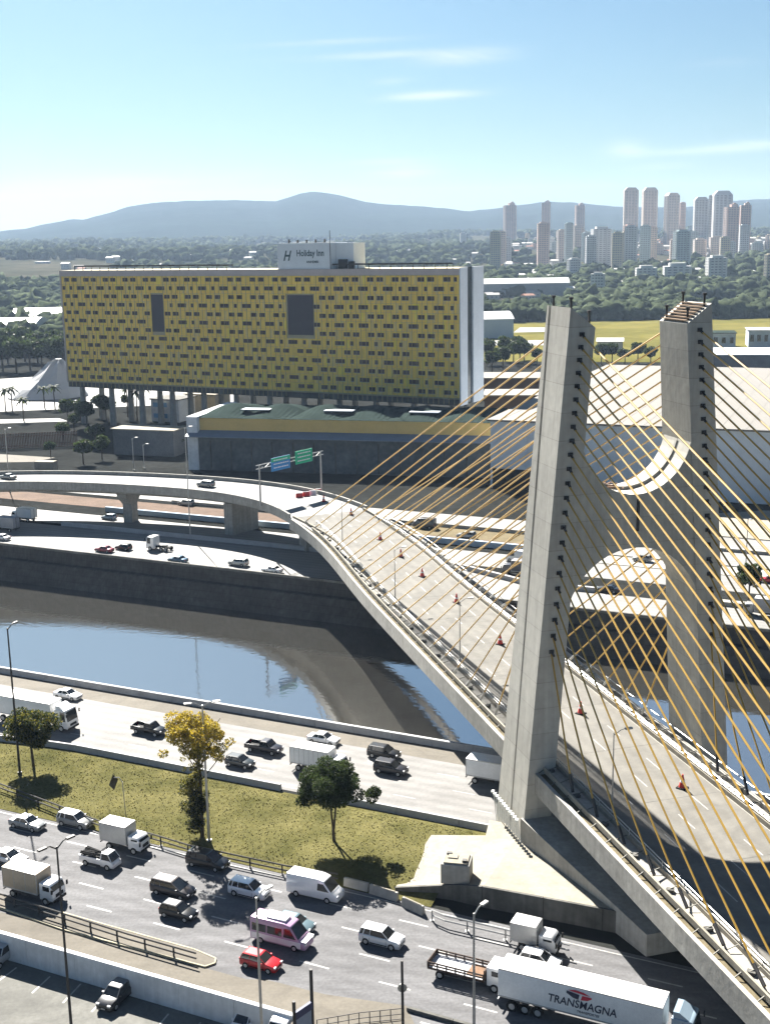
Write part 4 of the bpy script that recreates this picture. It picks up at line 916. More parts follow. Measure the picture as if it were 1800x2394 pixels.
def semi(c, boxm, pfront, rz, label, trL=13.0, z=0, name='articulated_truck', w=1.27, boxH=2.75, zb=1.25, tractor=True, rear=None):
    # origin at trailer centre
    t = thing(name, label, 'truck', (pfront[0], pfront[1], z), rz); m = carpaint(c)
    b = MB(); b.box((0, 0, zb+boxH/2), (trL, w*2, boxH)); bevel(b.build('trailer_box', boxm, t, world=False), .05)
    b = MB(); b.box((0, 0, zb-.18), (trL-.5, 1.0, .3)); b.box((trL*.28, 0, .75), (.12, 1.8, .9)); b.build('chassis', black, t, world=False)
    b = MB()
    for sy in (-1, 1): b.box((0, sy*(w+.005), zb+.05), (trL, .04, .14)); b.box((0, sy*(w+.005), zb+boxH-.05), (trL, .04, .1))
    b.box((-trL/2-.01, 0, .85), (.1, w*1.9, .14)); b.build('box_trim', alu, t, world=False)
    b = MB()
    for k in range(5): b.box((-trL/2+(k+1)*trL/6, 0, zb+boxH+.012), (.06, w*1.96, .02))
    b.build('roof_bow', boxm, t, world=False)
    wheel_set(t, (-trL/2+1.3, -trL/2+2.5, -trL/2+3.7), w*.97, .5, .28)
    if tractor:
        x1 = trL/2+2.9; cab(t, x1, 1.2, 3.25, m, 2.2); b = MB(); b.box((trL/2+.3, 0, .85), (4.4, .9, .3)); b.build('tractor_frame', black, t, world=False)
        b = MB(); b.hexa([(x1-2.1, -1.1, 3.24), (x1-.7, -1.1, 3.24), (x1-.7, 1.1, 3.24), (x1-2.1, 1.1, 3.24)], [(x1-2.1, -1.0, 3.75), (x1-1.6, -1.0, 3.75), (x1-1.6, 1.0, 3.75), (x1-2.1, 1.0, 3.75)]); b.build('roof_fairing', m, t, world=False)
        wheel_set(t, (trL/2-1.2, x1-1.25), 1.2, .5, .3)
    return t
WHT = (.76, .76, .76); SIL = (.25, .26, .26); BLK = (.006, .0065, .008); GRY = (.05, .055, .06); RED = (.42, .015, .02); BLU = (.03, .07, .12)
def G(x, y, z=0): return P(x, y, z)
# lower road (all driving to the right)
car('sedan', SIL, G(66, 1934), RZ1, 'silver sedan with white roof, leftmost in the far lane of the lower road', roof=WHT)
car('suv', (.22, .22, .21), G(178, 1929), RZ1, 'grey estate car with pale roof behind the small white box truck', roof=WHT)
truck(WHT, alu, G(295, 1983), RZ1, 'small box truck with ribbed silver box and white cab beside the verge rail', 3.6, 2.2, .98, 2.1, ribs=3)
t = pickup(WHT, G(236, 2022), RZ1, 'small white pickup loaded with dark rolled goods', 4.6, small=True)
pk = t
b = MB()
for k in range(9): b.tube((-2.1+random.uniform(-.2, .2), -.6+k*.15, 1.15+random.uniform(0, .35)), (-.1+random.uniform(-.5, .2), -.6+k*.15, 1.2+random.uniform(0, .3)), .12, 6)
lo = b.build('pickup_load', black, None, loc=tuple(pk.location), label='bundle of dark rolled goods lying in the bed of the small white pickup', cat='cargo'); lo.rotation_euler = (0, 0, RZ1)
car('sedan', WHT, G(22, 2015), RZ1, 'white sedan at the left edge, half hidden by the beige box truck')
truck(WHT, beige_box, G(84, 2095), RZ1, 'box truck with beige box and white cab at the left of the lower road', 4.6, 2.35, 1.12, 2.4, ribs=2)
car('mpv', BLK, G(487, 2024), RZ1, 'black estate car under the shadow of the yellow leaved tree')
car('mpv', (.03, .026, .028), G(406, 2089), RZ1, 'long dark minivan with brownish roof, upper of the two dark cars side by side', roof=(.10, .09, .09))
car('hatch', BLK, G(419, 2142), RZ1, 'black hatchback, lower of the two dark cars side by side')
car('suv', WHT, G(584, 2092), RZ1, 'small white crossover behind the white van on the lower road')
van(WHT, G(738, 2094), RZ1, 'tall white panel van beside the grass verge', 6.0)
car('hatch', (.10, .15, .17), G(692, 2172), RZ1, 'grey blue car half hidden behind the pink minibus')
van((.42, .27, .40), G(660, 2203), RZ1, 'pink and white minibus with a white roof unit', 6.1, 1.0, 2.6, True, lower=WHT)
car('hatch', RED, G(611, 2260), RZ1, 'bright red hatchback in the nearest lane below the pink minibus')
car('suv', (.60, .61, .62), G(893, 2205), RZ1, 'small white crossover alone in the middle of the lower road')
truck(WHT, white_box, G(1098, 2290), RZ1, 'flatbed truck with empty dark timber sides behind the white trailer', 5.6, 2, 1.12, 2.4, flat=True, name='flatbed_truck')
truck((.5, .51, .52), alu, G(1252, 2219), RZ1, 'small silver box truck beside the retaining wall', 2.6, 1.9, .95, 2.1)
car('hatch', WHT, G(1262, 2258), RZ1, 'white car squeezed between the silver box truck and the white trailer')
A_ = P(1163, 2262, 4.05); trL = 14.6; cen = V((A_.x, A_.y, 0))+V((D1.x, D1.y, 0))*trL/2+V((-D1.y, D1.x, 0))*1.3
sm_t = semi((.25, .33, .40), white_box, cen, RZ1, 'long white articulated trailer with TRANSMAGNA lettering at the bottom right', trL)
rr_ = (math.pi/2, 0, 0)
text('TRANSMAGNA', 1.05, text_d, sm_t, (.35, -1.31, 2.05), rr_, bold=.012, shear=.15, sx=.86)
text('TRANSPORTES', .30, text_d, sm_t, (.9, -1.31, 1.62), rr_, shear=.25)
def disc_part(pts, m, nm):
    b = MB(); b.add([(x, -1.29, z) for x, z in pts]+[(x, -1.315, z) for x, z in pts], [tuple(range(len(pts), 2*len(pts)))]); b.build(nm, m, sm_t, world=False)
cx_, cz_ = .1, 3.22
disc_part([(cx_-1.1, cz_+.28), (cx_-1.12, cz_+.05), (cx_-.5, cz_-.3), (cx_-.05, cz_-.38), (cx_+.05, cz_+.12), (cx_-.5, cz_+.2)], text_d, 'logo')
disc_part([(cx_+.15, cz_-.36), (cx_+.75, cz_-.28), (cx_+1.15, cz_-.02), (cx_+1.1, cz_+.1), (cx_+.3, cz_+.1)], text_r, 'logo')
disc_part([(cx_-1.0, cz_+.36), (cx_-.4, cz_+.28), (cx_+.5, cz_+.2), (cx_+1.0, cz_+.2), (cx_+.4, cz_+.42), (cx_-.3, cz_+.5)], text_r, 'logo')
car('hatch', (.35, .36, .36), Q(130, -43), RZ1, 'pale car in the bridge shadow at the lower right')
# car park
ang = math.atan2(P(120, 2320, CPZ).y-P(190, 2260, CPZ).y, P(120, 2320, CPZ).x-P(190, 2260, CPZ).x)
car('suv', (.03, .03, .032), G(275, 2338, CPZ), ang, 'dark glossy car parked nose towards the camera below the white wall', roof=(.14, .14, .145), z=CPZ)
pickup((.35, .35, .35), G(12, 2240, CPZ), ang, 'grey pickup parked at the far left of the car park', z=CPZ)
car('hatch', WHT, G(573, 2402, CPZ), ang, 'white car parked at the bottom edge below the white wall', z=CPZ)
van(WHT, G(668, 2425, CPZ), ang, 'white van parked at the end of the white wall beside the entrance frame', 5.2, z=CPZ)
# riverside road
semi(WHT, white_box, G(70, 1688), RZ1, 'white articulated truck on the riverside road behind the leftmost tree', 10.2, boxH=2.7)
car('sedan', WHT, G(160, 1632), RZ1, 'white car in the far lane behind the white articulated truck')
pickup(BLK, G(349, 1714), RZ1, 'black pickup alone on the riverside road left of the yellow tree', 5.0)
car('hatch', (.02, .024, .024), G(562, 1790), RZ1, 'dark hatchback right of the yellow tree, nearer of two')
pickup((.02, .018, .022), G(618, 1757), RZ1, 'dark pickup right of the yellow tree, farther of two', 5.2)
truck(WHT, white_box, G(748, 1802), RZ1, 'white box truck partly hidden behind the green tree', 5.6, 2.3, 1.12, 2.4, ribs=7)
car('sedan', WHT, G(757, 1736), RZ1, 'white car in the far lane behind the white box truck')
car('suv', BLK, G(898, 1770), RZ1, 'black car right of the green tree, farther of two side by side')
car('suv', (.016, .016, .02), G(914, 1806), RZ1, 'black car right of the green tree, nearer of two side by side')
truck(WHT, white_box, G(1160, 1832), RZ1, 'white box truck in the bridge shadow behind the left pylon leg', 5.4, 2.3, 1.15, 2.4)
# far bank
RB = RZ1+math.pi
car('sedan', (.22, .02, .04), G(245, 1290), RB, 'dark red car at the river edge of the far bank road')
car('hatch', BLK, G(290, 1285), RB, 'black car close behind the dark red car on the far bank')
t = thing('tractor_unit', 'white tractor unit without trailer on the far bank road', 'truck', G(372, 1286), RB); cab(t, 2.6, 1.2, 3.2, carpaint(WHT), 2.1)
b = MB(); b.box((-.6, 0, .85), (5.4, .95, .35)); b.box((-1.6, 0, 1.15), (1.2, 1.0, .2)); b.build('chassis', black, t, world=False); wheel_set(t, (1.5, -1.4, -2.6), 1.2, .5, .3)
car('sedan', (.05, .11, .17), G(417, 1314), RB, 'blue car at the river edge of the far bank road')
car('suv', (.45, .45, .42), G(558, 1322), RB, 'silver car about to enter the bridge shadow on the far bank')
car('sedan', WHT, G(637, 1338), RB, 'white car in the bridge shadow on the far bank')
truck((.2, .2, .2), mat('grey_truck_box', (.28, .28, .29), .6, .1, .6), G(14, 1240), RB, 'grey box truck at the left edge of the far bank road', 5.0, 2.5, 1.2, 2.6)
truck(WHT, white_box, G(58, 1217), RB, 'white box truck behind the grey one at the left of the far bank', 4.6, 2.4, 1.15, 2.4)
car('sedan', WHT, G(5, 1262), RB, 'white car cut by the left edge on the far bank')
car('hatch', (.28, .36, .42), G(256, 1214), RB, 'pale blue car on the shaded road under the viaduct')
car('suv', (.3, .3, .28), G(436, 1181), RB, 'silver car on the road behind the viaduct pier')
car('hatch', (.12, .12, .11), G(290, 1160), RB, 'dark car on the road seen beneath the viaduct girder')
car('suv', (.25, .25, .24), G(482, 1138, DZ), RB, 'grey car driving on the curved viaduct', z=DZ+.03)
car('sedan', (.3, .3, .28), G(20, 1120, DZ), RB, 'grey car on the viaduct at the left edge', z=DZ+.03)
van((.05, .05, .055), G(992, 1234), RB, 'dark van on the far local road behind the cables')
van(WHT, G(1212, 1312), RB, 'white van on the far bank just left of the pylon')
truck((.08, .08, .09), mat('dark_truck_box', (.10, .10, .11), .6, .1, .6), G(1212, 1345), RB, 'dark box truck on the far bank just left of the pylon', 4.6, 2.3)
truck((.3, .3, .3), MATS['grey_truck_box'], G(1783, 1440), RB, 'grey box truck on the far bank at the right edge', 5.0, 2.5)
car('sedan', BLK, G(1420, 1384), RB, 'black car on the far bank seen through the pylon arch')
car('hatch', (.3, .3, .28), G(1500, 1312), RB, 'pale car on the farthest road seen through the pylon arch')
car('sedan', RED, G(1800, 1362), RB, 'red car on the far bank at the right edge')
car('suv', SIL, G(1090, 1258), RB, 'silver car on the far local road behind the cables')

# ---------------------------------------------------------------- trees
def leafmesh(blobs, n_per, size, mats, name='crown', zc=None, seed=0):
    rg = np.random.default_rng(seed); b = MB()
    for (c, r, mi) in blobs:
        n_ = int(n_per*r[0]*r[1])
        for k in range(n_):
            d = rg.normal(size=3); d /= np.linalg.norm(d); rad = rg.uniform(.35, 1.05)**.5
            p = np.array(c)+d*np.array(r)*rad
            a_ = rg.normal(size=3); a_ /= np.linalg.norm(a_); u = np.cross(a_, rg.normal(size=3)); u /= np.linalg.norm(u); v = np.cross(a_, u)
            s1_ = size*rg.uniform(.6, 1.3); s2_ = s1_*rg.uniform(.5, .8)
            m_i = mi if not isinstance(mi, tuple) else mi[int(rg.integers(len(mi)))]
            b.add([p-u*s1_, p-v*s2_, p+u*s1_, p+v*s2_], [(0, 1, 2, 3)], m_i)
    return b
def trunkmesh(segs):
    b = MB()
    for a_, c_, r1_, r2_ in segs: b.tube(a_, c_, r1_, 7, r2_)
    return b
def tree(name, label, base, segs, blobs, n_per, size, mats, seed=0, grp=None, cat='tree'):
    t = thing(name, label, cat, base, 0, grp)
    trunkmesh(segs).build('trunk', bark, t, world=False)
    leafmesh(blobs, n_per, size, mats, seed=seed).build('crown', mats, t, world=False); return t
def rblobs(c, R, n_, rb, mi, seed, flat=1.0):
    rg = np.random.default_rng(seed); res = []
    for k in range(n_):
        d = rg.normal(size=3); d /= np.linalg.norm(d); rr_ = rg.uniform(.3, .85)
        p = np.array(c)+d*np.array(R)*rr_; s = rb*rg.uniform(.6, 1.25); res.append((tuple(p), (s, s, s*.75*flat), mi))
    return res
# A: round dark tree at left
bA = P(80, 1795); bA.z = .1
tree('round_tree', 'rounded dark olive tree at the left, nearest the verge barrier', bA, [((0, 0, 0), (-.1, 0, 2.6), .2, .16), ((-.1, 0, 2.6), (-.9, .3, 5.2), .14, .06), ((-.1, 0, 2.6), (.9, -.2, 5.2), .14, .06), ((-.1, 0, 2.4), (.1, .5, 6.2), .12, .05)],
     rblobs((0, 0, 5.6), (4.0, 3.6, 2.7), 34, 1.4, (0, 0, 1), 3), 480, .13, [leaf_d, leaf_yg], 1)
# B: tall thin tree with yellow top and ivy
bB = P(474, 1962); bB.z = .1
segs = [((0, 0, 0), (.1, .1, 8), .26, .18), ((.1, .1, 8), (.0, .1, 12.5), .16, .06)]
for k in range(9):
    an = k*2.4; z0 = 7+k*.5; segs.append(((.1, .1, z0), (math.cos(an)*2.8, math.sin(an)*2.0, z0+3.4), .08, .03))
bl = rblobs((-.2, 0, 13.4), (4.4, 3.2, 1.9), 44, .95, (0, 0, 0, 1), 5)+rblobs((0, 0, 11.2), (4.9, 3.2, 1.6), 34, .7, (1, 0), 6)
bl2 = rblobs((-.4, 0, 9.4), (2.2, 1.6, 2.0), 16, .45, 1, 7)+rblobs((-.8, 0, 6.8), (1.6, 1.1, 1.4), 12, .8, (1, 1, 2), 8)+rblobs((-.5, 0, 3.9), (1.7, 1.2, 3.2), 30, .8, (2, 2, 2, 1), 9)
tree('yellow_leaved_tree', 'tall thin tree with yellow crown and ivy covered lower trunk', bB, segs, bl+bl2, 330, .12, [leaf_y, leaf_yg, leaf_b], 2)
# C: green spreading tree
bC = P(782, 1978); bC.z = .9
segs = [((0, 0, -.8), (-.1, 0, 1.2), .22, .17), ((-.1, 0, 1.2), (-.35, 0, 4.6), .13, .1), ((.0, 0, 1.2), (.35, .1, 4.8), .13, .1), ((-.35, 0, 4.6), (-2.6, .5, 6.4), .09, .04), ((.35, 0, 4.8), (3.0, -.2, 6.4), .09, .04), ((.3, 0, 4.6), (.2, .6, 8.2), .09, .03), ((-.35, 0, 4.6), (-1.6, -.8, 7.4), .08, .03)]
tree('spreading_tree', 'spreading green tree with twin trunk standing on the verge near the platform', bC, segs,
     rblobs((0, 0, 6.7), (4.3, 3.5, 2.2), 52, 1.25, (0, 0, 1), 11)+rblobs((0, 0, 8.0), (2.4, 2.2, 1.1), 12, 1.0, (0, 1), 12)+rblobs((-3.4, 0, 5.0), (1.3, 1.2, .8), 6, .7, (0,), 13)+rblobs((4.0, 0, 5.6), (1.2, 1.2, .9), 6, .75, (0,), 14), 430, .125, [leaf_d, leaf_g], 3)
# generic trees: shared meshes
def proto_tree(seed, R=4.5, hh=11, m=leaf_d, m2=leaf_g, size=.5, n_per=36):
    segs = [((0, 0, -.3), (0, 0, hh*.45), .32, .22)]+[((0, 0, hh*.4), (math.cos(a_)*R*.55, math.sin(a_)*R*.55, hh*.72), .14, .05) for a_ in np.linspace(0, 5.3, 5)]
    tm = trunkmesh(segs).mesh('trunk'); tm.materials.append(bark)
    lm = leafmesh(rblobs((0, 0, hh*.66), (R*.85, R*.85, hh*.27), 20, R*.36, (0, 0, 1), seed), n_per, size, None, seed=seed).mesh('crown'); lm.materials.append(m); lm.materials.append(m2)
    return tm, lm
protos = [proto_tree(s) for s in (21, 22, 23)]
def place_tree(label, p, sc, k, grp, name='broadleaf_tree'):
    t = thing(name, label, 'tree', p, random.uniform(0, 6), grp); t.scale = (sc, sc, sc*random.uniform(.9, 1.15))
    link('trunk', protos[k][0], t); link('crown', protos[k][1], t); return t
ORD = ['leftmost', 'second', 'third', 'fourth', 'fifth', 'sixth', 'seventh', 'eighth', 'ninth', 'tenth', 'eleventh', 'rightmost']
def ordl(lst, i, txt):
    r = sorted(range(len(lst)), key=lambda k: lst[k][0]).index(i)
    return (ORD[r]+(' ' if r in (0, len(ORD)-1) else ' from left ') if r < len(lst)-1 else 'rightmost ')+txt
parkt = [(8, 868, 2.0), (40, 872, 1.8), (72, 866, 1.9), (100, 868, 1.8), (128, 862, 2.0), (150, 866, 1.8), (20, 850, 1.9), (90, 848, 1.9), (140, 845, 2.1), (-40, 868, 2.0), (60, 845, 1.9), (168, 850, 2.0)]
for i, (x, y, s) in enumerate(parkt): place_tree(ordl(parkt, i, 'large dark tree between the pale roofs and the hotel'), P(x, y), s, i % 3, 'large dark trees left of the yellow hotel')
tl1 = [(1150, 868, 1.2), (1175, 862, 1.3), (1200, 850, 1.2), (1225, 846, 1.2), (1255, 850, 1.0), (1140, 850, 1.3), (1180, 842, 1.2), (1215, 838, 1.2)]
for i, (x, y, s) in enumerate(tl1): place_tree(ordl(tl1, i, 'of the dark trees behind the hotel end by the airfield'), P(x, y+3), s, i % 3, 'trees between the hotel and the airfield')
tl2 = [(1405, 852, 1.0), (1430, 850, 1.1), (1460, 853, 1.0), (1490, 850, 1.1), (1520, 855, 1.0)]
for i, (x, y, s) in enumerate(tl2): place_tree(ordl(tl2, i, 'of the bushy trees seen between the pylon tops'), P(x, y), s, i % 3, 'bushy trees behind the pavilion roof')
for i, (q, v, s, lb) in enumerate([(104, 17, .62, 'dark tree on the far median just left of the pylon'), (110, 27, .8, 'dark tree on the far bank behind the left pylon leg'), (118, 16, .6, 'small dark tree on the far median seen through the arch, left'), (123, 27, .7, 'dark tree on the far bank seen through the arch, left'), (131, 27.5, .5, 'small tree on the far bank seen through the arch, middle'), (138, 28, .5, 'small tree on the far bank seen through the arch, right')]):
    place_tree(lb, Q(q, FB+v), s, i % 3, 'trees on the far road medians')
tl3 = [(146, 52, .7), (153, 54, .8), (160, 50, .75), (168, 55, .8), (176, 50, .9), (185, 56, .8), (193, 50, .8), (150, 62, .8), (163, 64, .8), (178, 66, .9), (140, 60, .7), (132, 62, .6)]
for i, (q, v, s) in enumerate(tl3): place_tree(ordl(tl3, i, 'of the dark trees before the pavilion wall, behind the cables'), Q(q, FB+v), s, i % 3, 'dark trees before the pavilion wall')
tl4 = [(250, 985, .9), (235, 975, .8), (300, 960, .7), (160, 990, .9), (205, 1000, .9), (175, 1010, .7), (190, 985, .8), (420, 1060, .5), (225, 1045, .8), (240, 1075, .7), (150, 1030, .7), (120, 1070, .5)]
for i, (x, y, s) in enumerate(tl4): place_tree(ordl(tl4, i, 'of the dark trees in the shade below the hotel'), P(x, y), s, i % 3, 'dark trees below the hotel')
t = place_tree('pale slender tree standing in the dark ground behind the viaduct', P(196, 1085), .8, 1, None, 'pale_tree')
# palms
def palm_mesh():
    b = MB()
    for k in range(16):
        a_ = k*2.39; el0 = .9-.09*k; L0 = 3.2; prev = None
        for j in range(6):
            f = j/5; r = L0*f; z = math.sin(el0)*r*.9-1.7*f*f; p = V((math.cos(a_)*r*math.cos(el0*.6), math.sin(a_)*r*math.cos(el0*.6), z)); n_ = V((-math.sin(a_), math.cos(a_), 0))*(.45*math.sin(math.pi*(f*.8+.2)))
            if prev: b.add([prev[0]-prev[1]-V((0, 0, .12)), prev[0], p, p-n_-V((0, 0, .12))], [(0, 1, 2, 3)]); b.add([prev[0], prev[0]+prev[1]-V((0, 0, .12)), p+n_-V((0, 0, .12)), p], [(0, 1, 2, 3)])
            prev = (p, n_)
    return b.mesh('fronds')
pf = palm_mesh(); pf.materials.append(leaf_d)
for i, (x, y, h, lb) in enumerate([(14, 960, 9, 'palm tree at the far left in front of the white yard'), (30, 962, 10, 'second palm from the left in front of the white yard'), (57, 985, 9, 'palm standing darkest before the white kerb strip'), (106, 955, 9, 'palm left of the white tent foot'), (130, 957, 10, 'palm right below the white tent'), (300, 975, 12, 'palm in the shade under the hotel, left'), (340, 980, 13, 'palm in the shade under the hotel, right'), (322, 985, 12, 'palm in the shade under the hotel, middle')]):
    p = P(x, y); t = thing('palm_tree', lb, 'palm tree', p, i, 'palms around the hotel forecourt'); t.scale = (1.15,)*3
    b = MB(); b.tube((0, 0, 0), (.2, 0, h*.85), .24, 7, .16); b.build('trunk', bark, t, world=False)
    o = link('fronds', pf, t, loc=(.2, 0, h*.85))

# ---------------------------------------------------------------- yellow hotel
h0 = PZ(159, 892, 470); h1 = PZ(1075, 936, 395); h0 = V((h0.x, h0.y, 0)); h1 = V((h1.x, h1.y, 0)); hd = (h1-h0).normalized(); hn = V((-hd.y, hd.x, 0)); HL = (h1-h0).length; HZ0, HZ1 = 16.3, 57.9; HDp = 18.0
def HP(a, z, d=0): p = h0+hd*a+hn*d; return V((p.x, p.y, z))
def hplane(x, y):
    dd = Fv*FPX+Rv*(x-900)+Uv*(1197-y); k = (h0-CC).dot(hn)/dd.dot(hn); p = CC+dd*k; return (p-h0).dot(hd), p.z
ho = thing('yellow_hotel', 'long slab hotel raised on columns with yellow panelled facade and white end wall', 'building', HP(HL/2, 0, HDp/2))
grey_b = mat('facade_backing', (0.42, 0.36, 0.22), .8, .1, .5); pinkg = mat('pinkish_grey_band', (0.5, 0.43, 0.4), .8, .08, .3)
b = MB(); b.hexa([HP(0, HZ0, .4), HP(HL, HZ0, .4), HP(HL, HZ0, HDp), HP(0, HZ0, HDp)], [HP(0, HZ1, .4), HP(HL, HZ1, .4), HP(HL, HZ1, HDp), HP(0, HZ1, HDp)]); b.build('core', grey_b, ho)
b = MB(); b.hexa([HP(-.3, HZ1-2.1, 0), HP(HL, HZ1-2.1, 0), HP(HL, HZ1-2.1, .5), HP(-.3, HZ1-2.1, .5)], [HP(-.3, HZ1, 0), HP(HL, HZ1, 0), HP(HL, HZ1, .5), HP(-.3, HZ1, .5)])
b.hexa([HP(-.3, HZ0-.2, 0), HP(.5, HZ0-.2, 0), HP(.5, HZ0-.2, .5), HP(-.3, HZ0-.2, .5)], [HP(-.3, HZ1-2.11, 0), HP(.5, HZ1-2.11, 0), HP(.5, HZ1-2.11, .5), HP(-.3, HZ1-2.11, .5)]); b.build('top_band', pinkg, ho)
ym = [mat('yellow_panel', (0.92, 0.64, 0.12), .5, .06, .4), mat('ochre_panel', (0.84, 0.58, 0.12), .5, .06, .4), mat('olive_panel', (0.78, 0.58, 0.2), .5, .06, .4), mat('bright_yellow_panel', (0.92, 0.7, 0.1), .5, .05, .4)]
z_a, z_b = HZ0+.5, HZ1-2.15; nf = 13; fh = (z_b-z_a)/nf; pw = .93; npan = int((HL-.6)/pw); pw = (HL-.6)/npan
rects = [hplane(352, 689)+hplane(385, 776), hplane(671, 690)+hplane(733, 784)]
def inrect(a, z, pad=0):
    for (ax, az_, bx, bz) in rects:
        if ax-pad < a < bx+pad and bz-pad < z < az_+pad: return True
    return False
bp = MB()
for r_ in range(nf):
    for c_ in range(npan):
        a0 = .5+c_*pw+.05; a1 = .5+(c_+1)*pw-.05; z0 = z_a+r_*fh+.04; z1 = z0+fh-.08
        if inrect((a0+a1)/2, (z0+z1)/2, .3): continue
        col_b = (c_//2*7+c_) % 5; rn = random.random()
        mi = (0 if rn < .62 else 1 if rn < .84 else 2 if rn < .93 else 3) if col_b < 4 else (0 if rn < .35 else 1 if rn < .8 else 2)
        df = .05 if (c_ % 2) else .12
        vs = [HP(a0, z0, df), HP(a1, z0, df), HP(a1, z1, df), HP(a0, z1, df), HP(a0, z0, .39), HP(a1, z0, .39), HP(a1, z1, .39), HP(a0, z1, .39)]
        bp.add(vs, [(0, 1, 2, 3), (1, 5, 6, 2), (4, 0, 3, 7), (3, 2, 6, 7)], mi)
bp.build('cladding_panel', ym, ho, kind='stuff')
b = MB()   # mullion fins
for c_ in range(npan+1): 
    a0 = .5+c_*pw; 
    if c_ % 2 == 0 and not (inrect(a0, HZ1-12, .1)): b.hexa([HP(a0-.05, HZ0-1.6, -.1), HP(a0+.05, HZ0-1.6, -.1), HP(a0+.05, HZ0-1.6, .1), HP(a0-.05, HZ0-1.6, .1)], [HP(a0-.05, HZ1-2.1, -.1), HP(a0+.05, HZ1-2.1, -.1), HP(a0+.05, HZ1-2.1, .1), HP(a0-.05, HZ1-2.1, .1)])
b.build('fins', mat('fin_grey', (0.5, 0.42, 0.22), .6, .08, .6), ho, kind='stuff')
winm = mat('hotel_window', (0.05, 0.032, 0.03), .25, .2, .3)
wf = MB(); ww_, wh_ = 1.1, 1.35
wf.box((0, 0, 0), (ww_, .1, wh_)); wf.box((0, -.03, -wh_/2-.06), (ww_+.1, .14, .09), 0, 1); wmesh = wf.mesh('window'); wmesh.materials.append(winm); wmesh.materials.append(pinkg); rzh = math.atan2(hd.y, hd.x)
wlist = []; per = 9.15
for r_ in range(nf):
    zc = z_b-(r_+.42)*fh
    k = -1
    while k*per < HL+per:
        base = k*per
        offs = [2.5, 3.7, 6.0, 7.2] if r_ % 2 == 0 else [-.9, .3, 1.5, 4.85]
        for o_ in offs:
            a = base+o_
            if 1.0 < a < HL-1.0 and not inrect(a, zc, .6): wlist.append((a, zc))
        k += 1
wlist.sort(key=lambda t_: -t_[0])
for a, zc in wlist[:298]:
    p = HP(a, zc, .0); o = link('window', wmesh, ho, loc=p-ho.location); o.rotation_euler = (0, 0, rzh)
b = MB()
for a, zc in wlist[298:]: p = HP(a, zc, 0.0); b.box(tuple(p), (ww_, .1, wh_), rzh)
b.build('windows', winm, ho, kind='stuff')
for (ax, az_, bx, bz) in rects:
    b = MB(); b.hexa([HP(ax, bz, .2), HP(bx, bz, .2), HP(bx, bz, .38), HP(ax, bz, .38)], [HP(ax, az_, .2), HP(bx, az_, .2), HP(bx, az_, .38), HP(ax, az_, .38)]); b.build('dark_recess', mat('dark_louvre', (0.05, 0.045, 0.055), .5, .1, 1), ho)
# end wall: two white fins and dark glazing strip
ew = mat('white_end_wall', (0.8, 0.82, 0.84), .7, .06, .15)
for d0, d1, m_, pr_ in ((0, 5.6, ew, .35), (5.6, 9.6, mat('dark_curtain_wall', (.03, .045, .055), .2, .1, .5), .1), (9.6, HDp+.3, ew, .6)):
    b = MB(); b.hexa([HP(HL, HZ0-2.0 if pr_ > .2 else HZ0-1.4, d0), HP(HL+pr_, HZ0-2.0 if pr_ > .2 else HZ0-1.4, d0), HP(HL+pr_, HZ0-2.0 if pr_ > .2 else HZ0-1.4, d1), HP(HL, HZ0-2.0 if pr_ > .2 else HZ0-1.4, d1)], [HP(HL, HZ1+.3, d0), HP(HL+pr_, HZ1+.3, d0), HP(HL+pr_, HZ1+.3, d1), HP(HL, HZ1+.3, d1)]); b.build('end_wall', m_, ho)
b = MB(); b.poly([HP(6, HZ1+1.5, 1.5), HP(HL*.47, HZ1+1.5, 1.5)], .35, 4); b.poly([HP(HL*.60, HZ1+1.5, 1.5), HP(HL-3, HZ1+1.5, 1.5)], .35, 4)
for k in range(int(HL/4)): 
    if not (.47 < (6+k*4)/HL < .60): b.tube(HP(min(6+k*4, HL-3), HZ1, 1.5), HP(min(6+k*4, HL-3), HZ1+1.5, 1.5), .15, 4)
b.build('roof_rail', dsteel, ho)
# soffit frame and pilotis
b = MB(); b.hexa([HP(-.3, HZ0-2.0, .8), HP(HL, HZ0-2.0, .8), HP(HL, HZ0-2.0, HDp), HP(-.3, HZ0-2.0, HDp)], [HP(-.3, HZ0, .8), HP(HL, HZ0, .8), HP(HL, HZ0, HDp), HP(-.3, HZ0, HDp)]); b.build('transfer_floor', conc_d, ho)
for k in range(12):
    a = 4+k*(HL-8)/11
    for dd_ in (3.5, HDp-3.5): b = MB(); p0 = HP(a, 0, dd_); b.tube(p0, HP(a, HZ0-2, dd_), 1.3, 8, 1.0); b.build('column', conc, ho)
# rooftop sign block
sa, _z = hplane(648, 628); sb, _z2 = hplane(772, 628); sc_, _z3 = hplane(814, 628)
signw = mat('sign_white', (0.72, 0.75, 0.76), .7, .05, .3)
b = MB(); b.hexa([HP(sa, HZ1, .6), HP(sb, HZ1, .6), HP(sb, HZ1, 12), HP(sa, HZ1, 12)], [HP(sa, HZ1+8.6, .6), HP(sb, HZ1+8.6, .6), HP(sb, HZ1+8.6, 12), HP(sa, HZ1+8.6, 12)]); b.build('roof_block', signw, ho)
b = MB(); b.hexa([HP(sb+.05, HZ1, 4), HP(sc_, HZ1, 4), HP(sc_, HZ1, 12), HP(sb+.05, HZ1, 12)], [HP(sb+.05, HZ1+8.4, 4), HP(sc_, HZ1+8.4, 4), HP(sc_, HZ1+8.4, 12), HP(sb+.05, HZ1+8.4, 12)]); b.build('roof_block', signw, ho)
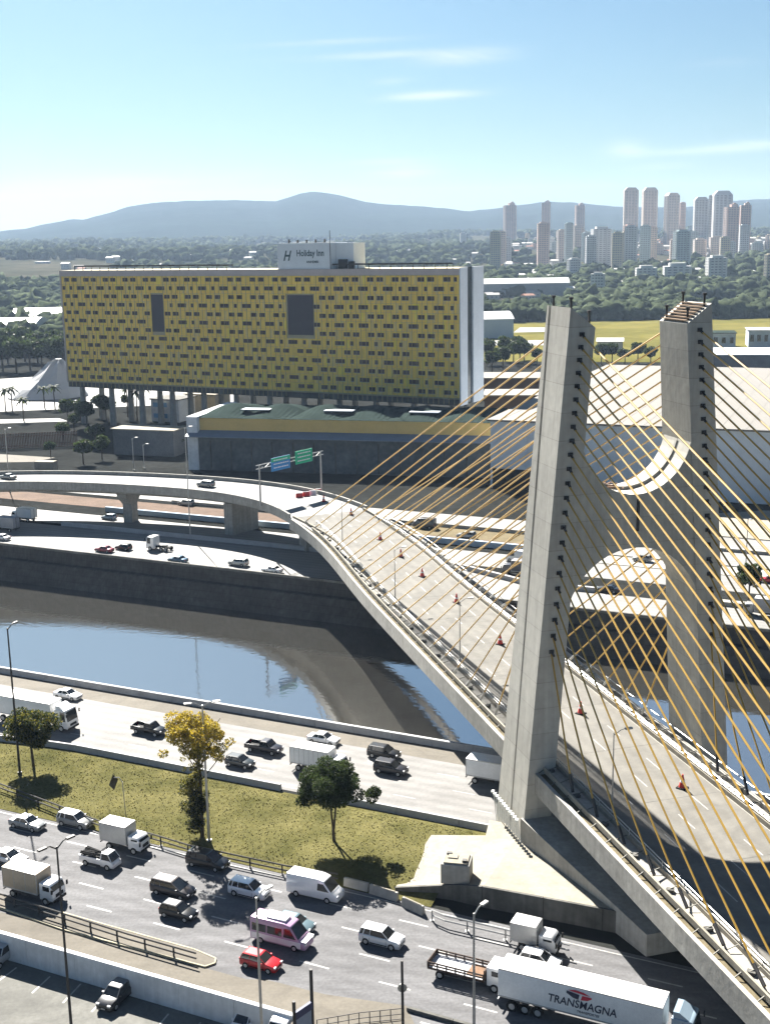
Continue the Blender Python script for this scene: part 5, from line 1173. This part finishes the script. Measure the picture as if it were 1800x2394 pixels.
b = MB(); b.box(tuple(HP(sb+3.0, HZ1+1.6, 3.4)), (3.0, 1.2, 3.0), rzh); b.box(tuple(HP(sb+6.3, HZ1+1.2, 3.4)), (1.8, 1.2, 2.4), rzh); b.build('roof_plant', dsteel, ho)
tg = mat('sign_lettering', (.06, .10, .11), .6, 0)
def htext(body, size, a, z, bold=.03, sx=1.0, shear=0):
    p = HP(a, z, .55); text(body, size, tg, ho, p-ho.location, (math.pi/2, 0, rzh), bold=bold, sx=sx, shear=shear)
W_ = sb-sa
htext('H', 4.6, sa+W_*.17, HZ1+2.9, .12, .8, .35); htext('Holiday Inn', 2.9, sa+W_*.62, HZ1+4.3, .07, .80); htext('ANHEMBI', 1.1, sa+W_*.66, HZ1+2.0, .03)
for k in range(5):
    b = MB(); b.tube(HP(sa+2+k*3.5, HZ1+8.6, 5), HP(sa+2+k*3.5, HZ1+9.6+random.uniform(0, .6), 5), .35, 6); b.build('antenna', dsteel, ho)
b = MB(); b.tube(HP(sb, HZ1, .3), HP(sb, HZ1+12.5, .3), .12, 5); b.build('antenna', dsteel, ho)

# ---------------------------------------------------------------- convention building (yellow band)
def wbox(b, pts, z0, z1, mi=0): b.prism([(p[0], p[1]) for p in pts], z0, z1, mi)
c0 = P(452, 1098); c1 = P(1150, 1118); cd = (c1-c0).normalized(); cn = V((-cd.y, cd.x, 0)); CL = (c1-c0).length
def CP(a, z, d=0): p = c0+cd*a+cn*d; return V((p.x, p.y, z))
def czz(x, y):   # height on front plane
    dd = Fv*FPX+Rv*(x-900)+Uv*(1197-y); k = (c0-CC).dot(cn)/dd.dot(cn); p = CC+dd*k; return (p-c0).dot(cd), p.z
print('conv', CL, czz(455, 955), czz(1140, 1010), czz(455, 985), czz(455, 1010))
cb = thing('convention_hall', 'long low hall with yellow fascia band and dark wavy roof below the hotel', 'building', CP(CL/2, 0, 10))
bandm = mat('ochre_band', (0.62, 0.43, 0.15), .8, .06, .2); dark_c = mat('dark_hall_wall', (.10, .11, .115), .85, .25, .12, scale2=.8)
slate = mat('dark_green_roof', (0.03, 0.042, 0.038), .7, .15, .2); bluesh = mat('blue_grey_awning', (0.14, 0.17, 0.21), .6, .1, .3)
zt = 15.6
b = MB(); b.hexa([CP(0, 0, 0), CP(CL, 0, 0), CP(CL, 0, 34), CP(0, 0, 34)], [CP(0, zt-5, 0), CP(CL, zt-5, 0), CP(CL, zt-5, 34), CP(0, zt-5, 34)]); b.build('lower_wall', dark_c, cb)
b = MB(); b.hexa([CP(2, zt-5, 1.5), CP(CL, zt-5, 1.5), CP(CL, zt-5, 33), CP(2, zt-5, 33)], [CP(2, zt, 1.5), CP(CL, zt, 1.5), CP(CL, zt, 33), CP(2, zt, 33)]); b.build('fascia_band', bandm, cb)
b = MB(); b.hexa([CP(-1, zt-5.2, -3), CP(CL, zt-5.2, -3), CP(CL, zt-4.2, 1.4), CP(-1, zt-4.2, 1.4)], [CP(-1, zt-5.0, -3), CP(CL, zt-5.0, -3), CP(CL, zt-3.6, 1.4), CP(-1, zt-3.6, 1.4)]); b.build('awning', bluesh, cb)
b = MB(); b.hexa([CP(-1.2, 0, -.5), CP(2.2, 0, -.5), CP(2.2, 0, 34), CP(-1.2, 0, 34)], [CP(-1.2, zt+.6, -.5), CP(2.2, zt+.6, -.5), CP(2.2, zt+.6, 34), CP(-1.2, zt+.6, 34)]); b.build('end_wall', white_wall, cb)
nw = 6; b = MB(); K = 60
for k in range(K):
    for j in range(1):
        a0, a1 = 2+(CL-2)*k/K, 2+(CL-2)*(k+1)/K; f0 = 2.2*abs(math.sin(math.pi*nw*k/K)); f1 = 2.2*abs(math.sin(math.pi*nw*(k+1)/K))
        b.quad(CP(a0, zt+.1, 1.4), CP(a1, zt+.1, 1.4), CP(a1, zt+.9+f1, 14), CP(a0, zt+.9+f0, 14)); b.quad(CP(a0, zt+.9+f0, 14), CP(a1, zt+.9+f1, 14), CP(a1, zt+.1, 33), CP(a0, zt+.1, 33))
slate.node_tree.nodes['Principled BSDF'].inputs['Specular IOR Level'].default_value = 0; b.build('wavy_roof', slate, cb)
for k in range(3):
    b = MB(); b.box(tuple(CP(18+k*26, zt+1.9, 9)), (9, 4, .3), math.atan2(cd.y, cd.x)); b.build('skylight', bluesh, cb)
for k in range(14):
    b = MB(); b.box(tuple(CP(6+k*6.5, 4.5, -.12)), (.35, .3, 9), math.atan2(cd.y, cd.x)); b.build('buttress', conc_d, cb)
# low buildings left of it
def box_building(name, label, px0, px1, pyb, hgt, depth, wallm, roofm, floors=0, z=0.0, roof='flat', grp=None, cat='building', rz=None, cols=0, over=.6, winm_=None):
    a_, c_ = P(px0, pyb[0], z), P(px1, pyb[1], z); d = (c_-a_).normalized(); n_ = V((-d.y, d.x, 0)); L0 = (c_-a_).length
    t = thing(name, label, cat, (a_+c_)/2, 0, grp)
    def q_(a, dd, zz): p = a_+d*a+n_*dd; return V((p.x, p.y, z+zz))
    b = MB(); b.hexa([q_(0, 0, 0), q_(L0, 0, 0), q_(L0, depth, 0), q_(0, depth, 0)], [q_(0, 0, hgt), q_(L0, 0, hgt), q_(L0, depth, hgt), q_(0, depth, hgt)]); b.build('wall', wallm, t)
    b = MB(); o = over
    if roof == 'flat': b.hexa([q_(-o, -o, hgt), q_(L0+o, -o, hgt), q_(L0+o, depth+o, hgt), q_(-o, depth+o, hgt)], [q_(-o, -o, hgt+.4), q_(L0+o, -o, hgt+.4), q_(L0+o, depth+o, hgt+.4), q_(-o, depth+o, hgt+.4)])
    elif roof == 'gable':
        rh = depth*.12; b.add([q_(-o, -o, hgt), q_(L0+o, -o, hgt), q_(L0+o, depth+o, hgt), q_(-o, depth+o, hgt), q_(-o, depth/2, hgt+rh), q_(L0+o, depth/2, hgt+rh)], [(0, 1, 5, 4), (2, 3, 4, 5), (0, 4, 3), (1, 2, 5), (3, 2, 1, 0)])
    elif roof == 'arch':
        K = 10; r0 = []; r1 = []
        for k in range(K+1):
            f = k/K; dd = -o+(depth+2*o)*f; zz = hgt+depth*.13*math.sin(math.pi*f); r0.append(q_(-o, dd, zz)); r1.append(q_(L0+o, dd, zz))
        for k in range(K): b.quad(r0[k], r1[k], r1[k+1], r0[k+1])
        b.add(r0, [tuple(range(K+1))[::-1]]); b.add(r1, [tuple(range(K+1))])
    b.build('roof', roofm, t)
    if floors:
        nwn = max(2, int(L0/4)); wmb = MB(); wmb.box((0, 0, 0), (L0/nwn*.5, .2, hgt/floors*.4)); me = wmb.mesh('window'); me.materials.append(winm_ or glass)
        for f in range(floors):
            for k in range(nwn):
                o_ = link('window', me, t, loc=q_((k+.5)*L0/nwn, -.03, hgt*(f+.55)/floors)-t.location); o_.rotation_euler = (0, 0, math.atan2(d.y, d.x))
    return t
wht_roof = mat('white_sheet_roof', (0.4, 0.4, 0.4), .5, .05, .1); blue_wall = mat('blue_sheet_wall', (0.16, 0.32, 0.52), .6, .05, .1)
gray_w = mat('darkened_render', (0.13, 0.14, 0.15), .8, .15, .2)  # grey darkened so the hut reads as standing in the hotel's shade
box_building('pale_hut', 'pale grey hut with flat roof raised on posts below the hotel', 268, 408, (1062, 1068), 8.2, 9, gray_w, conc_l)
box_building('blue_glazed_pavilion', 'small white and blue pavilion under the hotel columns', 356, 420, (985, 988), 8.5, 12, white_wall, conc_d, floors=2, winm_=blue_wall)
box_building('cream_block', 'small cream block under the hotel right of the blue pavilion', 436, 505, (975, 978), 9, 12, conc_l, conc_l)
box_building('blue_warehouse', 'blue warehouse with white sloping roof left of the hotel', 28, 175, (772, 768), 9, 60, blue_wall, wht_roof, roof='gable')
box_building('white_roofed_shed', 'white roofed shed in front of the blue warehouse at the left edge', -60, 82, (792, 790), 9, 40, white_wall, wht_roof, roof='arch')
sheet('white_yard', [P(-60, 965), P(185, 955), P(560, 940), P(560, 880), P(180, 875), P(-60, 890)], .03, far_road, kind='structure')
sheet('white_yard_strip', [P(-60, 982), P(140, 978), P(160, 985), P(-60, 992)], .035, far_road, kind='structure')
# tent
ta = P(60, 925); tb = P(182, 930); tcn = (ta+tb)/2; t = thing('white_tent', 'large white peaked tent canopy at the left foot of the hotel', 'tent', tcn)
b = MB(); Rt = (tb-ta).length/2; K = 16; rings = []
for j, (fr, zz) in enumerate(((1.25, .5), (1.0, 4.5), (.7, 8), (.45, 12), (.28, 15), (.1, 16.5))): rings.append([(math.cos(2*math.pi*k/K)*Rt*fr+Rt*.35*(1-fr), math.sin(2*math.pi*k/K)*Rt*.9*fr, zz*(1+(.04 if k % 2 else -.04))) for k in range(K)])
b.loft(rings); b.build('canopy', wht_roof, t, world=False)
# palisade fence
t = thing('palisade_fence', 'tall brown palisade fence behind the viaduct at the left', 'fence', P(0, 1055)); fa, fb = P(-40, 1052), P(182, 1042); n_ = 60
rust = mat('rusty_steel', (.10, .055, .04), .8, .2, .5)
pm_ = MB(); pm_.box((0, 0, 2.6), (.32, .12, 5.2)); pmm = pm_.mesh('pale'); pmm.materials.append(rust)
for k in range(n_):
    p = fa+(fb-fa)*k/(n_-1); link('pale', pmm, t, loc=p-t.location)
for zz in (1.0, 4.2): b = MB(); b.beam(fa+V((0, 0, zz)), fb+V((0, 0, zz)), .12, .25); b.build('rail', rust, t)
sheet('earth_lot', [P(-60, 1082), P(80, 1080), P(130, 1070), P(-60, 1058)], .03, shoulder, kind='structure')
low_wall('sunlit_slab_wall', 'small pale concrete wall just behind the viaduct at left', [P(88, 1103), P(132, 1104)], 3.4, 3.0, conc_l, seg=20, cat='wall')

# ---------------------------------------------------------------- pavilion halls at right
p0 = P(1146, 1140); p1 = P(1800, 1180); pd = (p1-p0).normalized(); pn = V((-pd.y, pd.x, 0))
def PP_(a, z, d=0): p = p0+pd*a+pn*d; return V((p.x, p.y, z))
def pzz(x, y): dd = Fv*FPX+Rv*(x-900)+Uv*(1197-y); k = (p0-CC).dot(pn)/dd.dot(pn); p = CC+dd*k; return (p-p0).dot(pd), p.z
print('pav', pzz(1146, 983), pzz(1371, 992), pzz(1800, 1016), (p1-p0).length)
pv = thing('exhibition_pavilion', 'huge exhibition pavilion with cream sheet roof and blue grey wall at the right', 'building', PP_(60, 0, 60))
zt = pzz(1371, 993)[1]; PLn = 190; PDp = 150
wallp = mat('blue_grey_cladding', (0.58, 0.62, 0.66), .75, .06, .15); roofp = mat('cream_sheet_roof', (0.165, 0.155, 0.14), .7, .05, .08)
b = MB(); b.hexa([PP_(0, 0), PP_(PLn, 0), PP_(PLn, 0, PDp), PP_(0, 0, PDp)], [PP_(0, zt), PP_(PLn, zt), PP_(PLn, zt, PDp), PP_(0, zt, PDp)]); b.build('wall', wallp, pv)
b = MB(); b.hexa([PP_(-.8, zt, -.8), PP_(PLn+.8, zt, -.8), PP_(PLn+.8, zt, PDp+.8), PP_(-.8, zt, PDp+.8)], [PP_(-.8, zt+.5, -.8), PP_(PLn+.8, zt+.5, -.8), PP_(PLn+.8, zt+.5, PDp+.8), PP_(-.8, zt+.5, PDp+.8)]); b.build('roof', roofp, pv)
for k in range(30):
    b = MB(); b.box(tuple(PP_(3+k*6.4, zt+.52, PDp/2)), (.35, PDp-2, .05), math.atan2(pd.y, pd.x)); b.build('roof_rib', roofp, pv)
for k in range(24):
    b = MB(); b.box(tuple(PP_(2+k*8, zt/2, -.12)), (.4, .3, zt-1), math.atan2(pd.y, pd.x)); b.build('wall_rib', wallp, pv)
a_d0, _ = pzz(1152, 1140); a_d1, _ = pzz(1245, 1140)
b = MB(); b.hexa([PP_(a_d0, .0, -.3), PP_(a_d1, .0, -.3), PP_(a_d1, .0, .2), PP_(a_d0, .0, .2)], [PP_(a_d0, 5.5, -.3), PP_(a_d1, 5.5, -.3), PP_(a_d1, 5.5, .2), PP_(a_d0, 5.5, .2)]); b.build('loading_opening', black, pv)
# second hall with brown sides and roof strips between hotel and pavilion
box_building('brown_sided_hall', 'hall with cream roof and dark brown side openings behind the yellow band hall', 1132, 1300, (985, 985), 9.5, 18, mat('dark_brown_cladding', (.06, .04, .03), .8, .1, .3), roofp)
box_building('far_brown_hall', 'second brown sided hall farther back behind the first one', 1120, 1345, (935, 935), 9, 22, MATS['dark_brown_cladding'], roofp)
# airfield
strip_f = [P(1090, 800), P(1560, 800), P(1560, 752), P(1090, 752)]
sheet('airfield', [P(1020, 845), P(2100, 850), P(2100, 737), P(1020, 752)], .12, field_m, kind='structure')
sheet('taxiway', [P(1020, 808), P(1270, 808), P(1270, 796), P(1020, 797)], .2, far_road, kind='structure')
sheet('apron', [P(1200, 778), P(1290, 776), P(1290, 766), P(1215, 766)], .22, far_road, kind='structure')
sheet('pale_field', [P(1700, 712), P(2100, 712), P(2100, 698), P(1700, 700)], .35, field_m, kind='structure')
box_building('hangar', 'pale blue hangar with white roof beside the airfield right of the hotel', 1125, 1200, (792, 790), 13, 34, mat('pale_blue_cladding', (.33, .40, .44), .7, .05, .1), wht_roof, roof='arch')
box_building('white_airfield_shed', 'low white shed on the yellow airfield between the pylon legs', 1395, 1455, (822, 822), 6, 14, wht_roof, wht_roof, roof='gable')
box_building('blue_white_shed', 'white shed with dark roof right of the far pylon leg', 1662, 1718, (815, 815), 9, 20, mat('white_blue_wall', (.42, .47, .52), .7, .05, .1), slate, floors=1)
box_building('white_terminal', 'white two storey shed at the right edge beyond the pavilion', 1748, 1830, (812, 812), 10, 22, MATS['white_blue_wall'], wht_roof, floors=1)
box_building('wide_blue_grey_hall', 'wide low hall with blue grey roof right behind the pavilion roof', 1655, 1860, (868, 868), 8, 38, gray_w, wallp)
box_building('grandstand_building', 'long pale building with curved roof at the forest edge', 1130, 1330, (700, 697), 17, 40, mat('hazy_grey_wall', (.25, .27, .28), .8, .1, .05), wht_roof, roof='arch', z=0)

# ---------------------------------------------------------------- city towers
tw_m = [mat('tower_beige', (.50, .43, .38), .8, .08, .02), mat('tower_grey', (.48, .48, .48), .8, .08, .02), mat('tower_cream', (.48, .42, .32), .8, .08, .02), mat('tower_white', (.50, .50, .48), .8, .08, .02), mat('tower_pink', (.50, .38, .33), .8, .08, .02), mat('tower_green_grey', (.38, .43, .42), .8, .08, .02)]
tw_d = mat('tower_window_band', (.20, .20, .21), .4, .1, .02)
def tower(label, x0, x1, yt, yb, Y, mi, crown=0, floors=None):
    a_ = PZ(x0, 600, Y); c_ = PZ(x1, 600, Y); wdt = c_.x-a_.x; zt = PZ((x0+x1)/2, yt, Y).z; xc = (a_.x+c_.x)/2; zb = H(xc, Y)-2
    rz = random.uniform(-.3, .3); k = 1/(abs(math.cos(rz))+.62*abs(math.sin(rz))); sx = wdt*k; sy = sx*.62
    t = thing('apartment_tower', label, 'building', (xc, Y, zb), rz); hgt = zt-zb
    b = MB(); b.box((0, 0, hgt/2), (sx, sy, hgt))
    b.box((sx*.32, -sy/2-sx*.02, hgt*.49), (sx*.22, sx*.06, hgt*.96)); b.box((-sx*.32, -sy/2-sx*.02, hgt*.49), (sx*.22, sx*.06, hgt*.96)); b.build('tower_body', tw_m[mi], t, world=False)
    b = MB()
    if crown == 1: b.hexa([(-sx*.5, -sy*.5, hgt), (sx*.5, -sy*.5, hgt), (sx*.5, sy*.5, hgt), (-sx*.5, sy*.5, hgt)], [(-sx*.3, -sy*.4, hgt+sx*.22), (sx*.3, -sy*.4, hgt+sx*.22), (sx*.3, sy*.4, hgt+sx*.22), (-sx*.3, sy*.4, hgt+sx*.22)])
    elif crown == 2: b.box((sx*.15, 0, hgt+sx*.1), (sx*.5, sy*.6, sx*.2)); b.box((.2*sx, 0, hgt+sx*.25), (sx*.2, sy*.3, sx*.12))
    else: b.box((0, 0, hgt+sx*.06), (sx*.6, sy*.7, sx*.12))
    b.build('roof_block', tw_m[mi if crown != 2 else 4], t, world=False)
    nf_ = floors or max(4, int(hgt/3.1)); b = MB()
    for f in range(nf_):
        z = (f+.55)*hgt/nf_
        for xx in (-.32, -.10, .10, .32): b.box((sx*xx, -sy/2-sx*(.055 if abs(xx) > .2 else .004), z), (sx*.13, .3, hgt/nf_*.42))
        for yy in (-.25, .25):
            for sgn in (-1, 1): b.box((sgn*(sx/2+.02), sy*yy, z), (.3, sy*.25, hgt/nf_*.42))
    b.build('windows', tw_d, t, world=False, kind='stuff')
    return t
T = [('tall beige tower with sloped top, leftmost of the high group', 1454, 1488, 446, 2700, 0, 1), ('tall beige tower with notched top, second of the high group', 1498, 1531, 446, 2700, 0, 1), ('tall flat topped tower in the middle of the high group', 1549, 1583, 458, 2600, 0, 1), ('narrow annex tower right of the flat topped one', 1584, 1598, 474, 2620, 4, 0),
     ('grey ribbed tower left in the right hand cluster', 1617, 1650, 468, 2500, 1, 1), ('slender pale tower in the right hand cluster', 1651, 1659, 457, 2450, 3, 0), ('tallest broad tower with rounded top in the right hand cluster', 1660, 1704, 456, 2550, 1, 1), ('pinkish tower with dark cap in the right hand cluster', 1688, 1722, 484, 2300, 4, 2), ('pinkish tower with dark cap, right end of the cluster', 1724, 1749, 480, 2320, 4, 2),
     ('wide grey block in front of the high towers, left', 1381, 1427, 535, 1950, 1, 0), ('cream striped tower in front of the high towers', 1428, 1455, 545, 1800, 2, 0), ('grey tower directly below the leftmost high tower', 1457, 1490, 530, 1900, 1, 0), ('grey tower below the second high tower', 1493, 1520, 528, 1950, 5, 0), ('green grey tower below the flat topped one', 1572, 1610, 541, 1850, 5, 0),
     ('low white block with red roof edge, left of three', 1486, 1535, 626, 1500, 3, 0), ('low white block, middle of three in the foreground', 1550, 1616, 622, 1520, 3, 0), ('white ribbed tower, right of the low blocks', 1652, 1697, 602, 1500, 3, 0), ('cream tower cut by the right edge', 1787, 1812, 595, 1450, 2, 0),
     ('small white block left of the grey blocks', 1325, 1357, 606, 1700, 3, 0), ('hazy pink tower against the hills, leftmost', 1176, 1206, 480, 3300, 4, 2), ('hazy pink tower against the hills, second from left', 1264, 1286, 474, 3300, 4, 2), ('hazy pink tower against the hills, third from left', 1342, 1364, 480, 3200, 4, 2),
     ('faint grey tower below the hazy pink ones, left', 1302, 1322, 540, 2500, 1, 0), ('faint grey tower below the hazy pink ones, middle', 1328, 1346, 536, 2450, 1, 0), ('faint grey tower below the hazy pink ones, right', 1358, 1380, 545, 2300, 5, 0), ('pale slab behind the low white blocks', 1620, 1648, 560, 2200, 0, 0),
     ('faint block far behind the hotel sign', 1075, 1090, 545, 3200, 1, 0), ('white block at the right edge on the slope', 1760, 1782, 570, 2300, 3, 0), ('white cube building among trees right of the hotel', 1380, 1416, 640, 1350, 3, 0)]
for lb, x0, x1, yt, Y, mi, cr_ in T: tower(lb, x0, x1, yt, 0, Y, mi, cr_)
blk = []
for k in range(88):
    xc_ = 1150+660*((k*0.618) % 1); Yb = random.uniform(1900, 3400); wd = random.uniform(12, 30)*(2200/Yb); yt = 575-(random.uniform(2, 24) if k > 40 else random.uniform(8, 52))*(2300/Yb)
    blk.append((xc_, wd, yt, Yb))
for xc_, wd, yt, Yb in blk:
    o = tower('faint mid rise block in the hazy mass of buildings at the right', xc_-wd/2, xc_+wd/2, yt, 0, Yb, random.choice((0, 0, 1, 2, 5, 4)), 0); o['group'] = 'faint mid rise blocks on the hazy slope'
# small houses
hm = []
roofs = [mat('tile_roof', (.26, .13, .09), .85, .1, .1), mat('grey_house_roof', (.30, .29, .28), .8, .1, .1), mat('pale_house_roof', (.50, .49, .46), .7, .1, .1)]
hw = mat('house_wall', (.48, .46, .42), .85, .12, .02)
for k in range(6):
    b = MB(); sx, sy, hh = random.uniform(8, 16), random.uniform(8, 12), random.uniform(4, 9); b.box((0, 0, hh/2-1), (sx, sy, hh+2))
    b.add([(-sx/2-.4, -sy/2-.4, hh), (sx/2+.4, -sy/2-.4, hh), (sx/2+.4, sy/2+.4, hh), (-sx/2-.4, sy/2+.4, hh), (-sx/2, 0, hh+1.8), (sx/2, 0, hh+1.8)], [(0, 1, 5, 4), (2, 3, 4, 5), (0, 4, 3), (1, 2, 5)], 1)
    for q_ in (-.3, 0, .3): b.box((sx*q_, -sy/2-.02, hh*.55), (1.4, .1, 1.3), 0, 2)
    me = b.mesh('house'); me.materials.append(hw); me.materials.append(roofs[k % 3]); me.materials.append(tw_d); hm.append(me)
HOUSES = []
for k in range(295):
    if k < 225: x = random.uniform(1130, 1830); Y = random.uniform(1350, 2900)
    else: x = random.uniform(150, 1130); Y = random.uniform(1800, 3200)
    p = PZ(x, 600, Y); HOUSES.append((p.x, Y))
    o = link('house', hm[k % 6], None, loc=(p.x, Y, H(p.x, Y)), label='small pale house with low roof among the trees of the hazy hillside suburb', cat='house', group='small houses on the far hillside'); o.rotation_euler = (0, 0, random.uniform(-.6, .6)); o.scale = (1.15,)*3
# ---------------------------------------------------------------- forest masses
ico = bmesh.new(); bmesh.ops.create_icosphere(ico, subdivisions=2, radius=1); iv = np.array([v.co[:] for v in ico.verts]); if_ = np.array([[v.index for v in f.verts] for f in ico.faces]); ico.free()
def crowns(name, pts, label, m):
    n_ = len(pts); nv = len(iv); allv = np.zeros((n_*nv, 3)); allf = np.zeros((n_*len(if_), 3), dtype=np.int32)
    for k, (x, y, z, r) in enumerate(pts):
        jit = 1+rng.normal(0, .24, size=(nv, 1)); vv = iv*jit*np.array([r*rng.uniform(.85, 1.2), r*rng.uniform(.85, 1.2), r*rng.uniform(.75, 1.05)])
        allv[k*nv:(k+1)*nv] = vv+np.array([x, y, z+r*.7]); allf[k*len(if_):(k+1)*len(if_)] = if_+k*nv
    me = bpy.data.meshes.new(name); me.vertices.add(len(allv)); me.vertices.foreach_set('co', allv.ravel()); me.loops.add(len(allf)*3); me.loops.foreach_set('vertex_index', allf.ravel())
    me.polygons.add(len(allf)); me.polygons.foreach_set('loop_start', np.arange(len(allf), dtype=np.int32)*3); me.polygons.foreach_set('loop_total', np.full(len(allf), 3, dtype=np.int32)); me.update(calc_edges=True); me.materials.append(m)
    return link(name, me, None, label=label, cat='forest', kind='stuff')
pts = []
def infield(x, Y):
    return False
for k in range(8500):   # dense belt beyond the airfield and left of the hotel
    px_ = random.uniform(-150, 1950)
    if 1000 < px_: Y = 1010+550*random.random()**1.3
    else: Y = random.uniform(760, 1700)
    p = PZ(px_, 600, Y); x = p.x
    if px_ > 1600 and 1090 < Y < 1260: continue
    if px_ > 1120 and px_ < 1340 and 1150 < Y < 1400: continue
    pts.append((x, Y, H(x, Y), random.uniform(2.6, 7)*(1+Y/5000)*(1.25 if random.random() < .12 else 1)))
crowns('near_forest', pts, 'dense belt of trees beyond the airfield and beside the hotel', forest_m)
pts = []
for k in range(8000):
    px_ = random.uniform(-150, 1950); Y = 1500+3300*random.random()**1.2; p = PZ(px_, 600, Y); x = p.x
    if noise.noise(V((x*.0025, Y*.0025, 9))) < (-.12 if px_ < 1100 else .0): continue
    pts.append((x, Y, H(x, Y), random.uniform(4, 9)*(1+Y/9000)))
crowns('far_forest', pts, 'scattered tree masses covering the hazy far slopes', forest_m)
# bright roofs far left
for i, (x, y, Y, wd, lb) in enumerate(((222, 580, 2900, 26, 'bright white roof glinting on the far left slope, upper'), (101, 612, 2300, 24, 'bright white roof glinting on the far left slope, lower'))):
    p = PZ(x, y, Y); t = thing('white_shed', lb, 'building', (p.x, p.y, p.z-6)); b = MB(); b.box((0, 0, 2), (wd, 22, 8)); b.build('wall', white_wall, t, world=False); b = MB(); b.box((0, 0, 6.3), (wd+1, 23, .6)); b.build('roof', wht_roof, t, world=False)

# ---------------------------------------------------------------- haze
b = MB(); b.box((0, 4100, 200), (11000, 9400, 420)); hz_m = bpy.data.materials.new('haze'); hz_m.use_nodes = True; n = hz_m.node_tree; n.nodes.clear()
o_ = n.nodes.new('ShaderNodeOutputMaterial'); v_ = n.nodes.new('ShaderNodeVolumePrincipled'); v_.inputs['Color'].default_value = (.56, .74, 1, 1); v_.inputs['Density'].default_value = .000044; v_.inputs['Anisotropy'].default_value = .15
n.links.new(v_.outputs[0], o_.inputs['Volume']); hz = b.build('haze', hz_m, kind='stuff')
